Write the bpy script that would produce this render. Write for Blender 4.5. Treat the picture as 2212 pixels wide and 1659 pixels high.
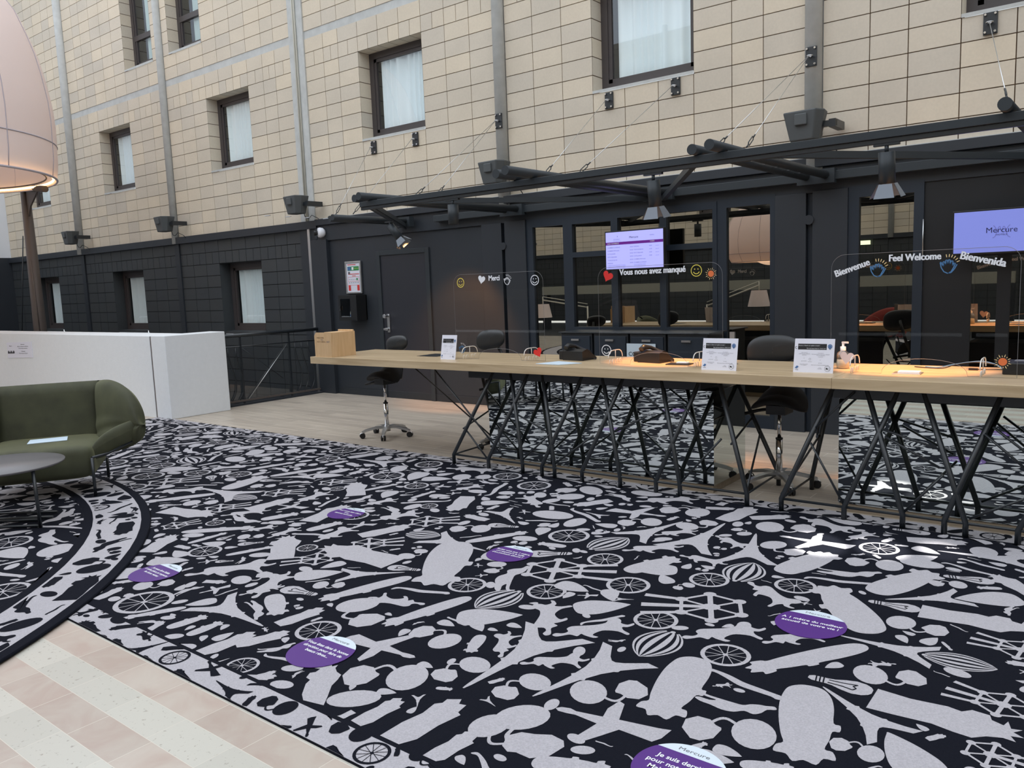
import bpy, bmesh, math, random
from mathutils import Vector, Matrix
from mathutils.geometry import tessellate_polygon

for o in list(bpy.data.objects):
    bpy.data.objects.remove(o)
C = bpy.context.scene.collection
SC = bpy.context.scene
PI = math.pi
R = math.radians

# ------------------------------------------------------------------ camera
cam_d = bpy.data.cameras.new('camera')
cam_d.sensor_width = 36.0
cam_d.lens = 28.39
cam_d.clip_end = 200
cam = bpy.data.objects.new('camera', cam_d)
C.objects.link(cam)
cam.matrix_world = Matrix(((0.78556199, -0.04649898, 0.61703339, 0.0),
                           (0.61764683, 0.11932275, -0.77735094, 0.0),
                           (-0.03748009, 0.99176606, 0.12245537, 1.55),
                           (0, 0, 0, 1)))
SC.camera = cam

# ------------------------------------------------------------------ light and exposure
w = bpy.data.worlds.new('World')
SC.world = w
w.use_nodes = True
bg = w.node_tree.nodes['Background']
bg.inputs[0].default_value = (0.86, 0.92, 1.0, 1)      # overcast light through the glass roof
bg.inputs[1].default_value = 2.0
SC.view_settings.view_transform = 'Standard'
SC.view_settings.look = 'None'
SC.view_settings.gamma = 1
SC.view_settings.use_curve_mapping = False
SC.view_settings.exposure = 0.0

def light(name, kind, loc, energy, color, target=None, **kw):
    d = bpy.data.lights.new(name, kind)
    d.energy = energy
    d.color = color
    for k, v in kw.items():
        setattr(d, k, v)
    o = bpy.data.objects.new(name, d)
    C.objects.link(o)
    o.location = loc
    if target is not None:
        o.rotation_euler = (Vector(target) - Vector(loc)).to_track_quat('-Z', 'Y').to_euler()
    return o

# narrow sunbeam falling through the roof onto the carpet near the desk
light('sunbeam', 'SPOT', (3.2, -3.2, 9.6), 26000, (1, 0.97, 0.9), target=(-1.45, 4.58, 0), spot_size=R(1.5), spot_blend=0.4, shadow_soft_size=0.03)
light('sunbeam', 'SPOT', (3.2, -3.2, 9.6), 26000, (1, 0.97, 0.9), target=(-1.13, 4.68, 0), spot_size=R(1.3), spot_blend=0.4, shadow_soft_size=0.03)
light('sunbeam', 'SPOT', (3.2, -3.2, 9.6), 16000, (1, 0.97, 0.9), target=(-.84, 4.80, 0), spot_size=R(1.2), spot_blend=0.6, shadow_soft_size=0.03)

# ------------------------------------------------------------------ materials
MATS = {}
def lin(c):
    return tuple((x / 12.92 if x <= 0.04045 else ((x + 0.055) / 1.055) ** 2.4) for x in c)
def rgb(r, g, b):
    return lin((r / 255, g / 255, b / 255))
def mat(name, col, rough=0.6, metal=0.0, spec=0.5, emit=None, es=0.0, noise=0.0, nscale=30.0, bump=0.0, bscale=200.0, coat=0.0, sheen=0.0, trans=0.0):
    m = bpy.data.materials.new(name)
    m.use_nodes = True
    nt = m.node_tree
    p = nt.nodes['Principled BSDF']
    p.inputs['Base Color'].default_value = (*col, 1)
    p.inputs['Roughness'].default_value = rough
    p.inputs['Metallic'].default_value = metal
    p.inputs['Specular IOR Level'].default_value = spec
    p.inputs['Coat Weight'].default_value = coat
    p.inputs['Sheen Weight'].default_value = sheen
    p.inputs['Transmission Weight'].default_value = trans
    if emit:
        p.inputs['Emission Color'].default_value = (*emit, 1)
        p.inputs['Emission Strength'].default_value = es
    if noise > 0:
        tc = nt.nodes.new('ShaderNodeTexCoord')
        n = nt.nodes.new('ShaderNodeTexNoise')
        n.inputs['Scale'].default_value = nscale
        n.inputs['Detail'].default_value = 6
        mr = nt.nodes.new('ShaderNodeMapRange')
        mr.inputs[1].default_value = 0.25; mr.inputs[2].default_value = 0.75
        mr.inputs[3].default_value = 1 - noise; mr.inputs[4].default_value = 1 + noise
        mx = nt.nodes.new('ShaderNodeVectorMath'); mx.operation = 'SCALE'
        mx.inputs[0].default_value = col
        nt.links.new(tc.outputs['Object'], n.inputs['Vector'])
        nt.links.new(n.outputs[0], mr.inputs[0])
        nt.links.new(mr.outputs[0], mx.inputs['Scale'])
        nt.links.new(mx.outputs[0], p.inputs['Base Color'])
    if bump > 0:
        tc = nt.nodes.new('ShaderNodeTexCoord')
        n = nt.nodes.new('ShaderNodeTexNoise'); n.inputs['Scale'].default_value = bscale
        b = nt.nodes.new('ShaderNodeBump'); b.inputs['Strength'].default_value = bump; b.inputs['Distance'].default_value = 0.004
        nt.links.new(tc.outputs['Object'], n.inputs['Vector'])
        nt.links.new(n.outputs[0], b.inputs['Height'])
        nt.links.new(b.outputs[0], p.inputs['Normal'])
    MATS[name] = m
    return m

M_tile = mat('stone_tile', rgb(226, 212, 186), 0.75)
def tile_nodes(m, base, var, blot):
    nt = m.node_tree; p = nt.nodes['Principled BSDF']
    at = nt.nodes.new('ShaderNodeAttribute'); at.attribute_name = 'tone'
    tc = nt.nodes.new('ShaderNodeTexCoord')
    n = nt.nodes.new('ShaderNodeTexNoise'); n.inputs['Scale'].default_value = 1.6; n.inputs['Detail'].default_value = 8
    n2 = nt.nodes.new('ShaderNodeTexNoise'); n2.inputs['Scale'].default_value = 45; n2.inputs['Detail'].default_value = 3
    def mrange(src, a, b, c, d):
        r = nt.nodes.new('ShaderNodeMapRange')
        for i, v in enumerate((a, b, c, d)): r.inputs[i + 1].default_value = v
        nt.links.new(src, r.inputs[0]); return r.outputs[0]
    def mul(a, b):
        q = nt.nodes.new('ShaderNodeMath'); q.operation = 'MULTIPLY'
        nt.links.new(a, q.inputs[0]); nt.links.new(b, q.inputs[1]); return q.outputs[0]
    nt.links.new(tc.outputs['Object'], n.inputs['Vector']); nt.links.new(tc.outputs['Object'], n2.inputs['Vector'])
    f = mul(mul(mrange(at.outputs['Fac'], 0, 1, 1 - var, 1 + var * 0.6), mrange(n.outputs[0], 0.3, 0.7, 1 - blot, 1 + blot)), mrange(n2.outputs[0], 0.3, 0.7, 0.97, 1.03))
    cr = nt.nodes.new('ShaderNodeMix'); cr.data_type = 'RGBA'
    cr.inputs[6].default_value = (*base, 1)
    cr.inputs[7].default_value = (base[0] * 1.0, base[1] * 0.965, base[2] * 0.9, 1)
    nt.links.new(at.outputs['Fac'], cr.inputs[0])
    v = nt.nodes.new('ShaderNodeVectorMath'); v.operation = 'SCALE'
    nt.links.new(cr.outputs[2], v.inputs[0]); nt.links.new(f, v.inputs['Scale'])
    nt.links.new(v.outputs[0], p.inputs['Base Color'])
tile_nodes(M_tile, rgb(213, 203, 187), 0.10, 0.05)
M_btile = mat('black_painted_tile', rgb(52, 55, 60), 0.5, spec=0.4)
tile_nodes(M_btile, rgb(60, 64, 68), 0.05, 0.05)
M_joint = mat('brown_joint', rgb(104, 84, 66), 0.9)
M_bjoint = mat('black_joint', rgb(24, 25, 28), 0.9)
M_concrete = mat('grey_concrete', rgb(192, 194, 192), 0.8, noise=0.1, nscale=9)
M_white = mat('white_plaster', rgb(226, 229, 232), 0.85, noise=0.02, nscale=20, bump=0.3, bscale=60)
M_whiteroom = mat('white_wall', rgb(222, 226, 232), 0.9)
M_black = mat('black_paint', rgb(41, 46, 53), 0.5, noise=0.05, nscale=3)
M_black2 = mat('black_panel', rgb(38, 43, 49), 0.45, noise=0.05, nscale=4)
M_blueblk = mat('blue_black_frame', rgb(33, 43, 55), 0.45)
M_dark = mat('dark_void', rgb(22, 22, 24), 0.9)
M_steel = mat('anthracite_steel', rgb(47, 53, 58), 0.45, spec=0.4)
M_legs = mat('black_steel', rgb(34, 39, 44), 0.33, spec=0.6)
M_chrome = mat('chrome', (0.75, 0.75, 0.76), 0.12, 1.0)
M_alu = mat('brushed_aluminium', (0.6, 0.61, 0.62), 0.35, 1.0)
M_plastic = mat('black_plastic', rgb(30, 31, 33), 0.35)
M_leather = mat('black_leather', rgb(30, 34, 38), 0.38, spec=0.6, bump=0.15, bscale=260)
M_fabricblk = mat('black_seat_fabric', rgb(26, 26, 28), 0.8)
M_speaker = mat('grey_speaker', rgb(78, 82, 84), 0.55)
M_winframe = mat('window_frame_brown', rgb(72, 66, 66), 0.45)
M_curtain = mat('pale_curtain', rgb(244, 250, 252), 0.85)
M_curtaing = mat('grey_green_panel', rgb(184, 198, 194), 0.7)
M_curtdim = mat('room_curtain', rgb(150, 162, 170), 0.9)
M_velvet = mat('olive_velvet', rgb(58, 60, 41), 0.75, sheen=0.5, noise=0.4, nscale=6)
M_velvet.node_tree.nodes['Principled BSDF'].inputs['Sheen Tint'].default_value = (*rgb(190, 192, 150), 1)
M_tabletop = mat('dark_grey_top', rgb(112, 110, 112), 0.35)
M_bronze = mat('bronze_steel', rgb(90, 82, 78), 0.5, 0.1)
M_paper = mat('white_paper', rgb(225, 226, 238), 0.7)
M_paperb = mat('bluish_paper', rgb(205, 222, 235), 0.6)
M_ink = mat('grey_ink', rgb(110, 110, 118), 0.8)
M_inkblk = mat('black_ink', rgb(24, 24, 28), 0.6)
M_redp = mat('red_print', rgb(214, 58, 56), 0.6)
M_greenp = mat('green_print', rgb(50, 140, 80), 0.6)
M_bluep = mat('blue_print', rgb(72, 110, 160), 0.6)
M_yellow = mat('yellow_vinyl', rgb(232, 214, 90), 0.5)
M_wvinyl = mat('white_vinyl', rgb(238, 240, 246), 0.5)
M_rvinyl = mat('red_vinyl', rgb(222, 48, 44), 0.5)
M_pvinyl = mat('pink_vinyl', rgb(240, 214, 210), 0.5)
M_ovinyl = mat('orange_vinyl', rgb(226, 118, 66), 0.5)
M_cream = mat('cream_vinyl', rgb(246, 218, 160), 0.5)
M_bvinyl = mat('blue_vinyl', rgb(80, 130, 180), 0.5)
M_purple = mat('purple_vinyl', rgb(84, 44, 128), 0.42)
M_swhite = mat('sticker_white', rgb(214, 226, 236), 0.42)
M_redfab = mat('red_fabric', rgb(130, 46, 38), 0.8)
M_lampwhite = mat('white_lacquer', rgb(214, 212, 200), 0.5)
M_rubber = mat('black_rubber', rgb(20, 20, 22), 0.6)
M_rope = mat('rope_light', (1, 0.7, 0.35), 0.5, emit=(1.0, 0.62, 0.25), es=5.0)
M_led = mat('lamp_diffuser', (1, 0.9, 0.7), 0.5, emit=(1.0, 0.72, 0.45), es=5.0)
M_exit = mat('exit_light', (0.9, 1, 0.8), 0.5, emit=(0.85, 1.0, 0.7), es=3.0)
M_box = mat('beech_box', rgb(206, 166, 118), 0.5)

def nodes(name, rough=0.5):
    m = mat(name, (0.5, 0.5, 0.5), rough)
    return m, m.node_tree, m.node_tree.nodes['Principled BSDF']

# pale oak, grain along X
def wood(name, c1, c2, scale, rough, along=(0.06, 1, 1), coat=0.0):
    m, nt, p = nodes(name, rough)
    tc = nt.nodes.new('ShaderNodeTexCoord')
    mp = nt.nodes.new('ShaderNodeMapping'); mp.inputs['Scale'].default_value = along
    n = nt.nodes.new('ShaderNodeTexNoise'); n.inputs['Scale'].default_value = scale; n.inputs['Detail'].default_value = 9; n.inputs['Distortion'].default_value = 0.6
    r = nt.nodes.new('ShaderNodeValToRGB')
    r.color_ramp.elements[0].color = (*c1, 1); r.color_ramp.elements[0].position = 0.32
    r.color_ramp.elements[1].color = (*c2, 1); r.color_ramp.elements[1].position = 0.68
    nt.links.new(tc.outputs['Object'], mp.inputs[0]); nt.links.new(mp.outputs[0], n.inputs['Vector'])
    nt.links.new(n.outputs[0], r.inputs[0]); nt.links.new(r.outputs[0], p.inputs['Base Color'])
    p.inputs['Coat Weight'].default_value = coat
    return m
M_oak = wood('pale_oak', rgb(176, 152, 118), rgb(204, 182, 148), 24, 0.42, coat=0.1)
M_beech = wood('beech', rgb(204, 168, 124), rgb(218, 184, 142), 30, 0.5, along=(1, 1, 0.1))

# wood plank floor (planks run along X)
def plank_floor():
    m, nt, p = nodes('plank_floor', 0.42)
    tc = nt.nodes.new('ShaderNodeTexCoord')
    mp = nt.nodes.new('ShaderNodeMapping')
    bk = nt.nodes.new('ShaderNodeTexBrick')
    bk.offset = 0.37; bk.inputs['Scale'].default_value = 1.0
    bk.inputs['Brick Width'].default_value = 0.9; bk.inputs['Row Height'].default_value = 0.15
    bk.inputs['Mortar Size'].default_value = 0.0022; bk.inputs['Bias'].default_value = 0.0
    bk.inputs['Color1'].default_value = (*rgb(176, 164, 150), 1); bk.inputs['Color2'].default_value = (*rgb(194, 182, 166), 1)
    bk.inputs['Mortar'].default_value = (*rgb(222, 214, 204), 1)
    mp2 = nt.nodes.new('ShaderNodeMapping'); mp2.inputs['Scale'].default_value = (0.08, 1, 1)
    n = nt.nodes.new('ShaderNodeTexNoise'); n.inputs['Scale'].default_value = 26; n.inputs['Detail'].default_value = 9
    mr = nt.nodes.new('ShaderNodeMapRange'); mr.inputs[1].default_value = 0.3; mr.inputs[2].default_value = 0.7; mr.inputs[3].default_value = 0.85; mr.inputs[4].default_value = 1.12
    v = nt.nodes.new('ShaderNodeVectorMath'); v.operation = 'SCALE'
    nt.links.new(tc.outputs['Object'], mp.inputs[0]); nt.links.new(mp.outputs[0], bk.inputs['Vector'])
    nt.links.new(tc.outputs['Object'], mp2.inputs[0]); nt.links.new(mp2.outputs[0], n.inputs['Vector'])
    nt.links.new(n.outputs[0], mr.inputs[0]); nt.links.new(bk.outputs['Color'], v.inputs[0]); nt.links.new(mr.outputs[0], v.inputs['Scale'])
    nt.links.new(v.outputs[0], p.inputs['Base Color'])
    return m
M_plank = plank_floor()

# banded marble: stripes along X, 0.154 m deep, alternating pink and ivory
def marble():
    m, nt, p = nodes('banded_marble', 0.22)
    p.inputs['Specular IOR Level'].default_value = 0.4
    L = nt.links.new
    def math_(op, a, b=None):
        q = nt.nodes.new('ShaderNodeMath'); q.operation = op
        for i, s in enumerate((a, b)):
            if s is None: continue
            if hasattr(s, 'links'): L(s, q.inputs[i])
            else: q.inputs[i].default_value = s
        return q.outputs[0]
    tc = nt.nodes.new('ShaderNodeTexCoord'); sp = nt.nodes.new('ShaderNodeSeparateXYZ'); L(tc.outputs['Object'], sp.inputs[0])
    row = math_('DIVIDE', math_('SUBTRACT', 1.585, sp.outputs[1]), 0.1545)
    idx = math_('FLOOR', row); fr = math_('SUBTRACT', row, idx)
    odd = math_('MODULO', math_('ADD', idx, 200.0), 2.0)
    col = math_('DIVIDE', math_('ADD', math_('ADD', sp.outputs[0], 0.12 + 31.0), math_('MULTIPLY', odd, 0.04)), 0.309)
    cidx = math_('FLOOR', col); cf = math_('SUBTRACT', col, cidx)
    n = nt.nodes.new('ShaderNodeTexNoise'); n.inputs['Scale'].default_value = 5.5; n.inputs['Detail'].default_value = 10; n.inputs['Distortion'].default_value = 0.8
    L(tc.outputs['Object'], n.inputs['Vector'])
    pink = nt.nodes.new('ShaderNodeValToRGB'); e = pink.color_ramp.elements
    e[0].color = (*rgb(184, 167, 156), 1); e[0].position = 0.35; e[1].color = (*rgb(192, 181, 170), 1); e[1].position = 0.65
    L(n.outputs[0], pink.inputs[0])
    sn = nt.nodes.new('ShaderNodeTexNoise'); sn.inputs['Scale'].default_value = 55; sn.inputs['Detail'].default_value = 4
    L(tc.outputs['Object'], sn.inputs['Vector'])
    ivory = nt.nodes.new('ShaderNodeValToRGB'); e = ivory.color_ramp.elements
    e[0].color = (*rgb(168, 162, 152), 1); e[0].position = 0.30; e[1].color = (*rgb(198, 195, 185), 1); e[1].position = 0.38
    L(sn.outputs[0], ivory.inputs[0])
    mx = nt.nodes.new('ShaderNodeMix'); mx.data_type = 'RGBA'; L(odd, mx.inputs[0]); L(pink.outputs[0], mx.inputs[6]); L(ivory.outputs[0], mx.inputs[7])
    wn = nt.nodes.new('ShaderNodeTexWhiteNoise'); wn.noise_dimensions = '2D'
    cb = nt.nodes.new('ShaderNodeCombineXYZ'); L(cidx, cb.inputs[0]); L(idx, cb.inputs[1]); L(cb.outputs[0], wn.inputs['Vector'])
    tone = nt.nodes.new('ShaderNodeMapRange'); tone.inputs[3].default_value = 0.93; tone.inputs[4].default_value = 1.04; L(wn.outputs['Value'], tone.inputs[0])
    j = math_('MINIMUM', math_('MINIMUM', fr, math_('SUBTRACT', 1.0, fr)), math_('MULTIPLY', math_('MINIMUM', cf, math_('SUBTRACT', 1.0, cf)), 2.0))
    jl = math_('LESS_THAN', j, 0.008)
    v = nt.nodes.new('ShaderNodeVectorMath'); v.operation = 'SCALE'; L(mx.outputs[2], v.inputs[0]); L(tone.outputs[0], v.inputs['Scale'])
    m2 = nt.nodes.new('ShaderNodeMix'); m2.data_type = 'RGBA'; L(jl, m2.inputs[0]); L(v.outputs[0], m2.inputs[6]); m2.inputs[7].default_value = (*rgb(210, 204, 192), 1)
    L(m2.outputs[2], p.inputs['Base Color'])
    return m
M_marble = marble()
def carpet_mat(name, col, var):
    m = mat(name, col, 0.95, spec=0.1, noise=var, nscale=150, bump=0.5, bscale=260)
    return m
M_cdark = carpet_mat('carpet_dark', rgb(21, 23, 32), 0.15)
M_clight = carpet_mat('carpet_light', rgb(176, 173, 179), 0.16)
M_clight.node_tree.nodes['Principled BSDF'].inputs['Sheen Weight'].default_value = 0.35
M_clight.node_tree.nodes['Principled BSDF'].inputs['Sheen Roughness'].default_value = 0.4

def glass(name, tint, refl, rcol, rough=0.0, edge=0.35):
    m = bpy.data.materials.new(name); m.use_nodes = True
    nt = m.node_tree; nt.nodes.clear()
    out = nt.nodes.new('ShaderNodeOutputMaterial')
    t = nt.nodes.new('ShaderNodeBsdfTransparent'); t.inputs[0].default_value = (*tint, 1)
    g = nt.nodes.new('ShaderNodeBsdfGlossy'); g.inputs['Color'].default_value = (*rcol, 1); g.inputs['Roughness'].default_value = rough
    mx = nt.nodes.new('ShaderNodeMixShader'); mx.inputs[0].default_value = refl
    fr = nt.nodes.new('ShaderNodeLayerWeight'); fr.inputs[0].default_value = 0.35
    ad = nt.nodes.new('ShaderNodeMath'); ad.operation = 'MULTIPLY_ADD'; ad.inputs[1].default_value = edge; ad.inputs[2].default_value = refl; ad.use_clamp = True
    nt.links.new(fr.outputs['Facing'], ad.inputs[0]); nt.links.new(ad.outputs[0], mx.inputs[0])
    nt.links.new(t.outputs[0], mx.inputs[1]); nt.links.new(g.outputs[0], mx.inputs[2]); nt.links.new(mx.outputs[0], out.inputs[0])
    MATS[name] = m
    return m
M_kglass = glass('kiosk_glass', (0.25, 0.25, 0.26), 0.36, (0.95, 0.89, 0.75))
M_wglass = glass('window_glass', (0.96, 1.0, 1.0), 0.05, (0.9, 0.95, 1.0))
M_acryl = glass('clear_acrylic', (0.98, 0.97, 0.96), 0.008, (1, 1, 1), 0.0, 0.05)
M_acedge = mat('acrylic_edge', rgb(120, 122, 126), 0.3)
M_acwhite = mat('acrylic_white_edge', rgb(236, 232, 228), 0.3)
M_rglass = glass('rail_glass', (0.8, 0.82, 0.82), 0.05, (1, 1, 1))
M_bottle = glass('bottle_plastic', (0.88, 0.88, 0.86), 0.10, (1, 1, 1), 0.1)
M_mirror = mat('mirror', (0.70, 0.75, 0.72), 0.0, 1.0)
def shade_mat():
    m = bpy.data.materials.new('lamp_fabric'); m.use_nodes = True
    nt = m.node_tree; nt.nodes.clear()
    out = nt.nodes.new('ShaderNodeOutputMaterial')
    d = nt.nodes.new('ShaderNodeBsdfDiffuse'); d.inputs[0].default_value = (*rgb(242, 230, 228), 1)
    t = nt.nodes.new('ShaderNodeBsdfTranslucent'); t.inputs[0].default_value = (*rgb(244, 226, 218), 1)
    mx = nt.nodes.new('ShaderNodeMixShader'); mx.inputs[0].default_value = 0.28
    nt.links.new(d.outputs[0], mx.inputs[1]); nt.links.new(t.outputs[0], mx.inputs[2]); nt.links.new(mx.outputs[0], out.inputs[0])
    return m
M_shade = shade_mat()
M_seam = mat('lamp_seam', rgb(186, 178, 186), 0.8)
M_scr1 = mat('screen_lilac', rgb(150, 150, 215), 0.4, emit=rgb(176, 178, 244), es=0.75)
M_scrp = mat('screen_purple', rgb(80, 20, 110), 0.4, emit=rgb(92, 24, 124), es=0.7)
M_scrt = mat('screen_grey_text', rgb(100, 100, 150), 0.4, emit=rgb(120, 120, 170), es=0.6)
M_scr2 = mat('screen_blue', rgb(100, 110, 180), 0.4, emit=rgb(122, 132, 206), es=0.75)
M_scr2t = mat('screen_navy_text', rgb(20, 20, 60), 0.4, emit=rgb(24, 22, 70), es=0.6)
M_scr2g = mat('screen_grey_logo', rgb(90, 95, 160), 0.4, emit=rgb(104, 110, 180), es=0.6)

# ------------------------------------------------------------------ mesh helpers
ZJ = [0]
class MB:
    def __init__(self):
        self.v = []; self.f = []; self.mi = []; self.mats = []; self.tone = []; self.cm = 0; self.ct = 0.5; self.smooth = []; self.sm = False
    def use(self, m, tone=None):
        if m not in self.mats: self.mats.append(m)
        self.cm = self.mats.index(m)
        if tone is not None: self.ct = tone
        return self
    def face(self, idx):
        self.f.append(idx); self.mi.append(self.cm); self.tone.append(self.ct); self.smooth.append(self.sm)
    def quad(self, *pts):
        n = len(self.v); self.v.extend([tuple(p) for p in pts]); self.face(tuple(range(n, n + len(pts)))); return self
    def box(self, x0, x1, y0, y1, z0, z1, M=None):
        n = len(self.v)
        P = [(x0, y0, z0), (x1, y0, z0), (x1, y1, z0), (x0, y1, z0), (x0, y0, z1), (x1, y0, z1), (x1, y1, z1), (x0, y1, z1)]
        if M is not None: P = [tuple(M @ Vector(p)) for p in P]
        self.v.extend(P)
        for q in ((0, 3, 2, 1), (4, 5, 6, 7), (0, 1, 5, 4), (1, 2, 6, 5), (2, 3, 7, 6), (3, 0, 4, 7)):
            self.face(tuple(n + i for i in q))
        return self
    def cyl(self, a, b, r, r2=None, n=12, caps=True):
        return self.tube([a, b], [r, r if r2 is None else r2], n, caps)
    def tube(self, pts, r, n=8, caps=True, closed=False):
        pts = [Vector(p) for p in pts]
        rr = r if isinstance(r, (list, tuple)) else [r] * len(pts)
        rings = []; prev = None
        for i, p in enumerate(pts):
            if closed: t = pts[(i + 1) % len(pts)] - pts[i - 1]
            elif i == 0: t = pts[1] - pts[0]
            elif i == len(pts) - 1: t = pts[-1] - pts[-2]
            else: t = (pts[i + 1] - p).normalized() + (p - pts[i - 1]).normalized()
            t = t.normalized() if t.length > 1e-9 else Vector((0, 0, 1))
            if prev is None:
                u = t.cross(Vector((0, 0, 1)))
                if u.length < 0.05: u = t.cross(Vector((1, 0, 0)))
            else:
                u = prev - t * prev.dot(t)
            u.normalize(); prev = u; w_ = t.cross(u)
            base = len(self.v)
            for k in range(n):
                a = 2 * PI * k / n
                self.v.append(tuple(p + (u * math.cos(a) + w_ * math.sin(a)) * rr[i]))
            rings.append(base)
        s = self.sm; self.sm = True
        m = len(rings)
        for i in range(m if closed else m - 1):
            a, b = rings[i], rings[(i + 1) % m]
            for k in range(n):
                self.face((a + k, a + (k + 1) % n, b + (k + 1) % n, b + k))
        self.sm = False
        if caps and not closed:
            self.face(tuple(rings[0] + k for k in range(n))[::-1]); self.face(tuple(rings[-1] + k for k in range(n)))
        self.sm = s
        return self
    def lathe(self, prof, c=(0, 0, 0), n=32, a0=0, a1=2 * PI, M=None):
        full = abs(a1 - a0 - 2 * PI) < 1e-6
        cols = n if full else n + 1
        base = len(self.v)
        for (r, z) in prof:
            for k in range(cols):
                a = a0 + (a1 - a0) * k / n
                p = Vector((c[0] + r * math.cos(a), c[1] + r * math.sin(a), c[2] + z))
                if M is not None: p = M @ p
                self.v.append(tuple(p))
        s = self.sm; self.sm = True
        for i in range(len(prof) - 1):
            for k in range(n):
                k2 = (k + 1) % cols
                self.face((base + i * cols + k, base + i * cols + k2, base + (i + 1) * cols + k2, base + (i + 1) * cols + k))
        self.sm = s
        return self
    def grid(self, fn, nu, nv, closeu=False):
        base = len(self.v)
        for i in range(nu + (0 if closeu else 1)):
            for j in range(nv + 1):
                self.v.append(tuple(fn(i / nu, j / nv)))
        s = self.sm; self.sm = True
        N = nu if closeu else nu + 1
        for i in range(nu):
            for j in range(nv):
                a = (i % N) * (nv + 1) + j; b = ((i + 1) % N) * (nv + 1) + j
                self.face((base + a, base + b, base + b + 1, base + a + 1))
        self.sm = s
        return self
    def poly(self, pts, fn, depth=None):
        """flat polygon pts (2D) placed by fn(u, v) -> 3D; depth(u, v) -> 3D gives the back side"""
        ZJ[0] = (ZJ[0] + 1) % 32
        tri = tessellate_polygon([[Vector((p[0], p[1], 0)) for p in pts]])
        base = len(self.v)
        self.v.extend([tuple(fn(*p)) for p in pts])
        for t in tri: self.face(tuple(base + i for i in t))
        if depth:
            b2 = len(self.v)
            self.v.extend([tuple(depth(*p)) for p in pts])
            for t in tri: self.face(tuple(b2 + i for i in t)[::-1])
            m = len(pts)
            for i in range(m): self.face((base + i, base + (i + 1) % m, b2 + (i + 1) % m, b2 + i))
        return self
    def text(self, s, fn, size=1.0, bold=0.0, align='CENTER', sx=1.0):
        V, F = text_geo(s, bold, align)
        base = len(self.v)
        self.v.extend([tuple(fn(x * size * sx, y * size)) for x, y in V])
        for f in F: self.face(tuple(base + i for i in f))
        return self
    def build(self, name, m=None, parent=None, loc=None, bevel=0.0, seg=2, subsurf=0, up=0):
        if up:
            for i, f_ in enumerate(self.f):
                a, b, c = (self.v[j] for j in f_[:3])
                if a[2] > up and (b[0] - a[0]) * (c[1] - a[1]) - (b[1] - a[1]) * (c[0] - a[0]) < 0: self.f[i] = f_[::-1]
        me = bpy.data.meshes.new(name)
        if m is not None and not self.mats: self.mats = [m]
        me.from_pydata(self.v, [], self.f)
        for mm in self.mats: me.materials.append(mm)
        me.polygons.foreach_set('material_index', self.mi)
        me.polygons.foreach_set('use_smooth', self.smooth)
        if any(t != 0.5 for t in self.tone):
            at = me.attributes.new('tone', 'FLOAT', 'FACE'); at.data.foreach_set('value', self.tone)
        me.update()
        o = bpy.data.objects.new(name, me)
        C.objects.link(o)
        if parent is not None: o.parent = parent
        if loc is not None: o.location = loc
        if bevel > 0:
            b = o.modifiers.new('bevel', 'BEVEL'); b.width = bevel; b.segments = seg; b.limit_method = 'ANGLE'; b.angle_limit = R(40)
        if subsurf:
            b = o.modifiers.new('sub', 'SUBSURF'); b.levels = subsurf; b.render_levels = subsurf
        return o

_TG = {}
def text_geo(s, bold=0.0, align='CENTER'):
    k = (s, bold, align)
    if k in _TG: return _TG[k]
    cu = bpy.data.curves.new('t', 'FONT'); cu.body = s; cu.align_x = align; cu.size = 1.0; cu.offset = bold; cu.resolution_u = 3
    ob = bpy.data.objects.new('t', cu); C.objects.link(ob)
    dg = bpy.context.evaluated_depsgraph_get(); dg.update()
    me = ob.evaluated_get(dg).to_mesh()
    V = [(v.co.x, v.co.y) for v in me.vertices]; F = [tuple(p.vertices) for p in me.polygons]
    ob.evaluated_get(dg).to_mesh_clear()
    bpy.data.objects.remove(ob); bpy.data.curves.remove(cu)
    _TG[k] = (V, F)
    return _TG[k]

def tag(o, label=None, cat=None, group=None, kind=None):
    if label: o['label'] = label
    if cat: o['category'] = cat
    if group: o['group'] = group
    if kind: o['kind'] = kind
    return o
def thing(name, label, cat, loc=(0, 0, 0), rz=0.0, group=None):
    o = bpy.data.objects.new(name, None); o.empty_display_size = 0.1
    C.objects.link(o); o.location = loc; o.rotation_euler = (0, 0, rz)
    return tag(o, label, cat, group)
def struct(mb, name, m=None, parent=None, **kw):
    o = mb.build(name, m, parent, **kw)
    if parent is None: o['kind'] = 'structure'
    return o
def dup(root, loc=None, rz=None, label=None, group=None):
    def cp(o, par):
        c = o.copy(); C.objects.link(c)
        if par is not None: c.parent = par; c.matrix_parent_inverse = o.matrix_parent_inverse.copy()
        for ch in [x for x in KIDS.get(o.name, [])]: cp(ch, c)
        return c
    for x in bpy.data.objects:
        pass
    KIDS.clear()
    for x in bpy.data.objects:
        if x.parent: KIDS.setdefault(x.parent.name, []).append(x)
    r = cp(root, None)
    if loc is not None: r.location = loc
    if rz is not None: r.rotation_euler = (0, 0, rz)
    if label: r['label'] = label
    if group: r['group'] = group
    return r
KIDS = {}
def circle(cx, cy, rx, ry=None, n=24, a0=0.0, a1=2 * PI):
    ry = rx if ry is None else ry
    return [(cx + rx * math.cos(a0 + (a1 - a0) * i / n), cy + ry * math.sin(a0 + (a1 - a0) * i / n)) for i in range(n)]
def ring(mb, cx, cy, r0, r1, fn, n=28, a0=0.0, a1=2 * PI, asp=1.0):
    ZJ[0] = (ZJ[0] + 1) % 32
    for i in range(n):
        a = a0 + (a1 - a0) * i / n; b = a0 + (a1 - a0) * (i + 1) / n
        mb.quad(*[fn(cx + r * math.cos(t), cy + asp * r * math.sin(t)) for r, t in ((r0, a), (r1, a), (r1, b), (r0, b))])
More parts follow.
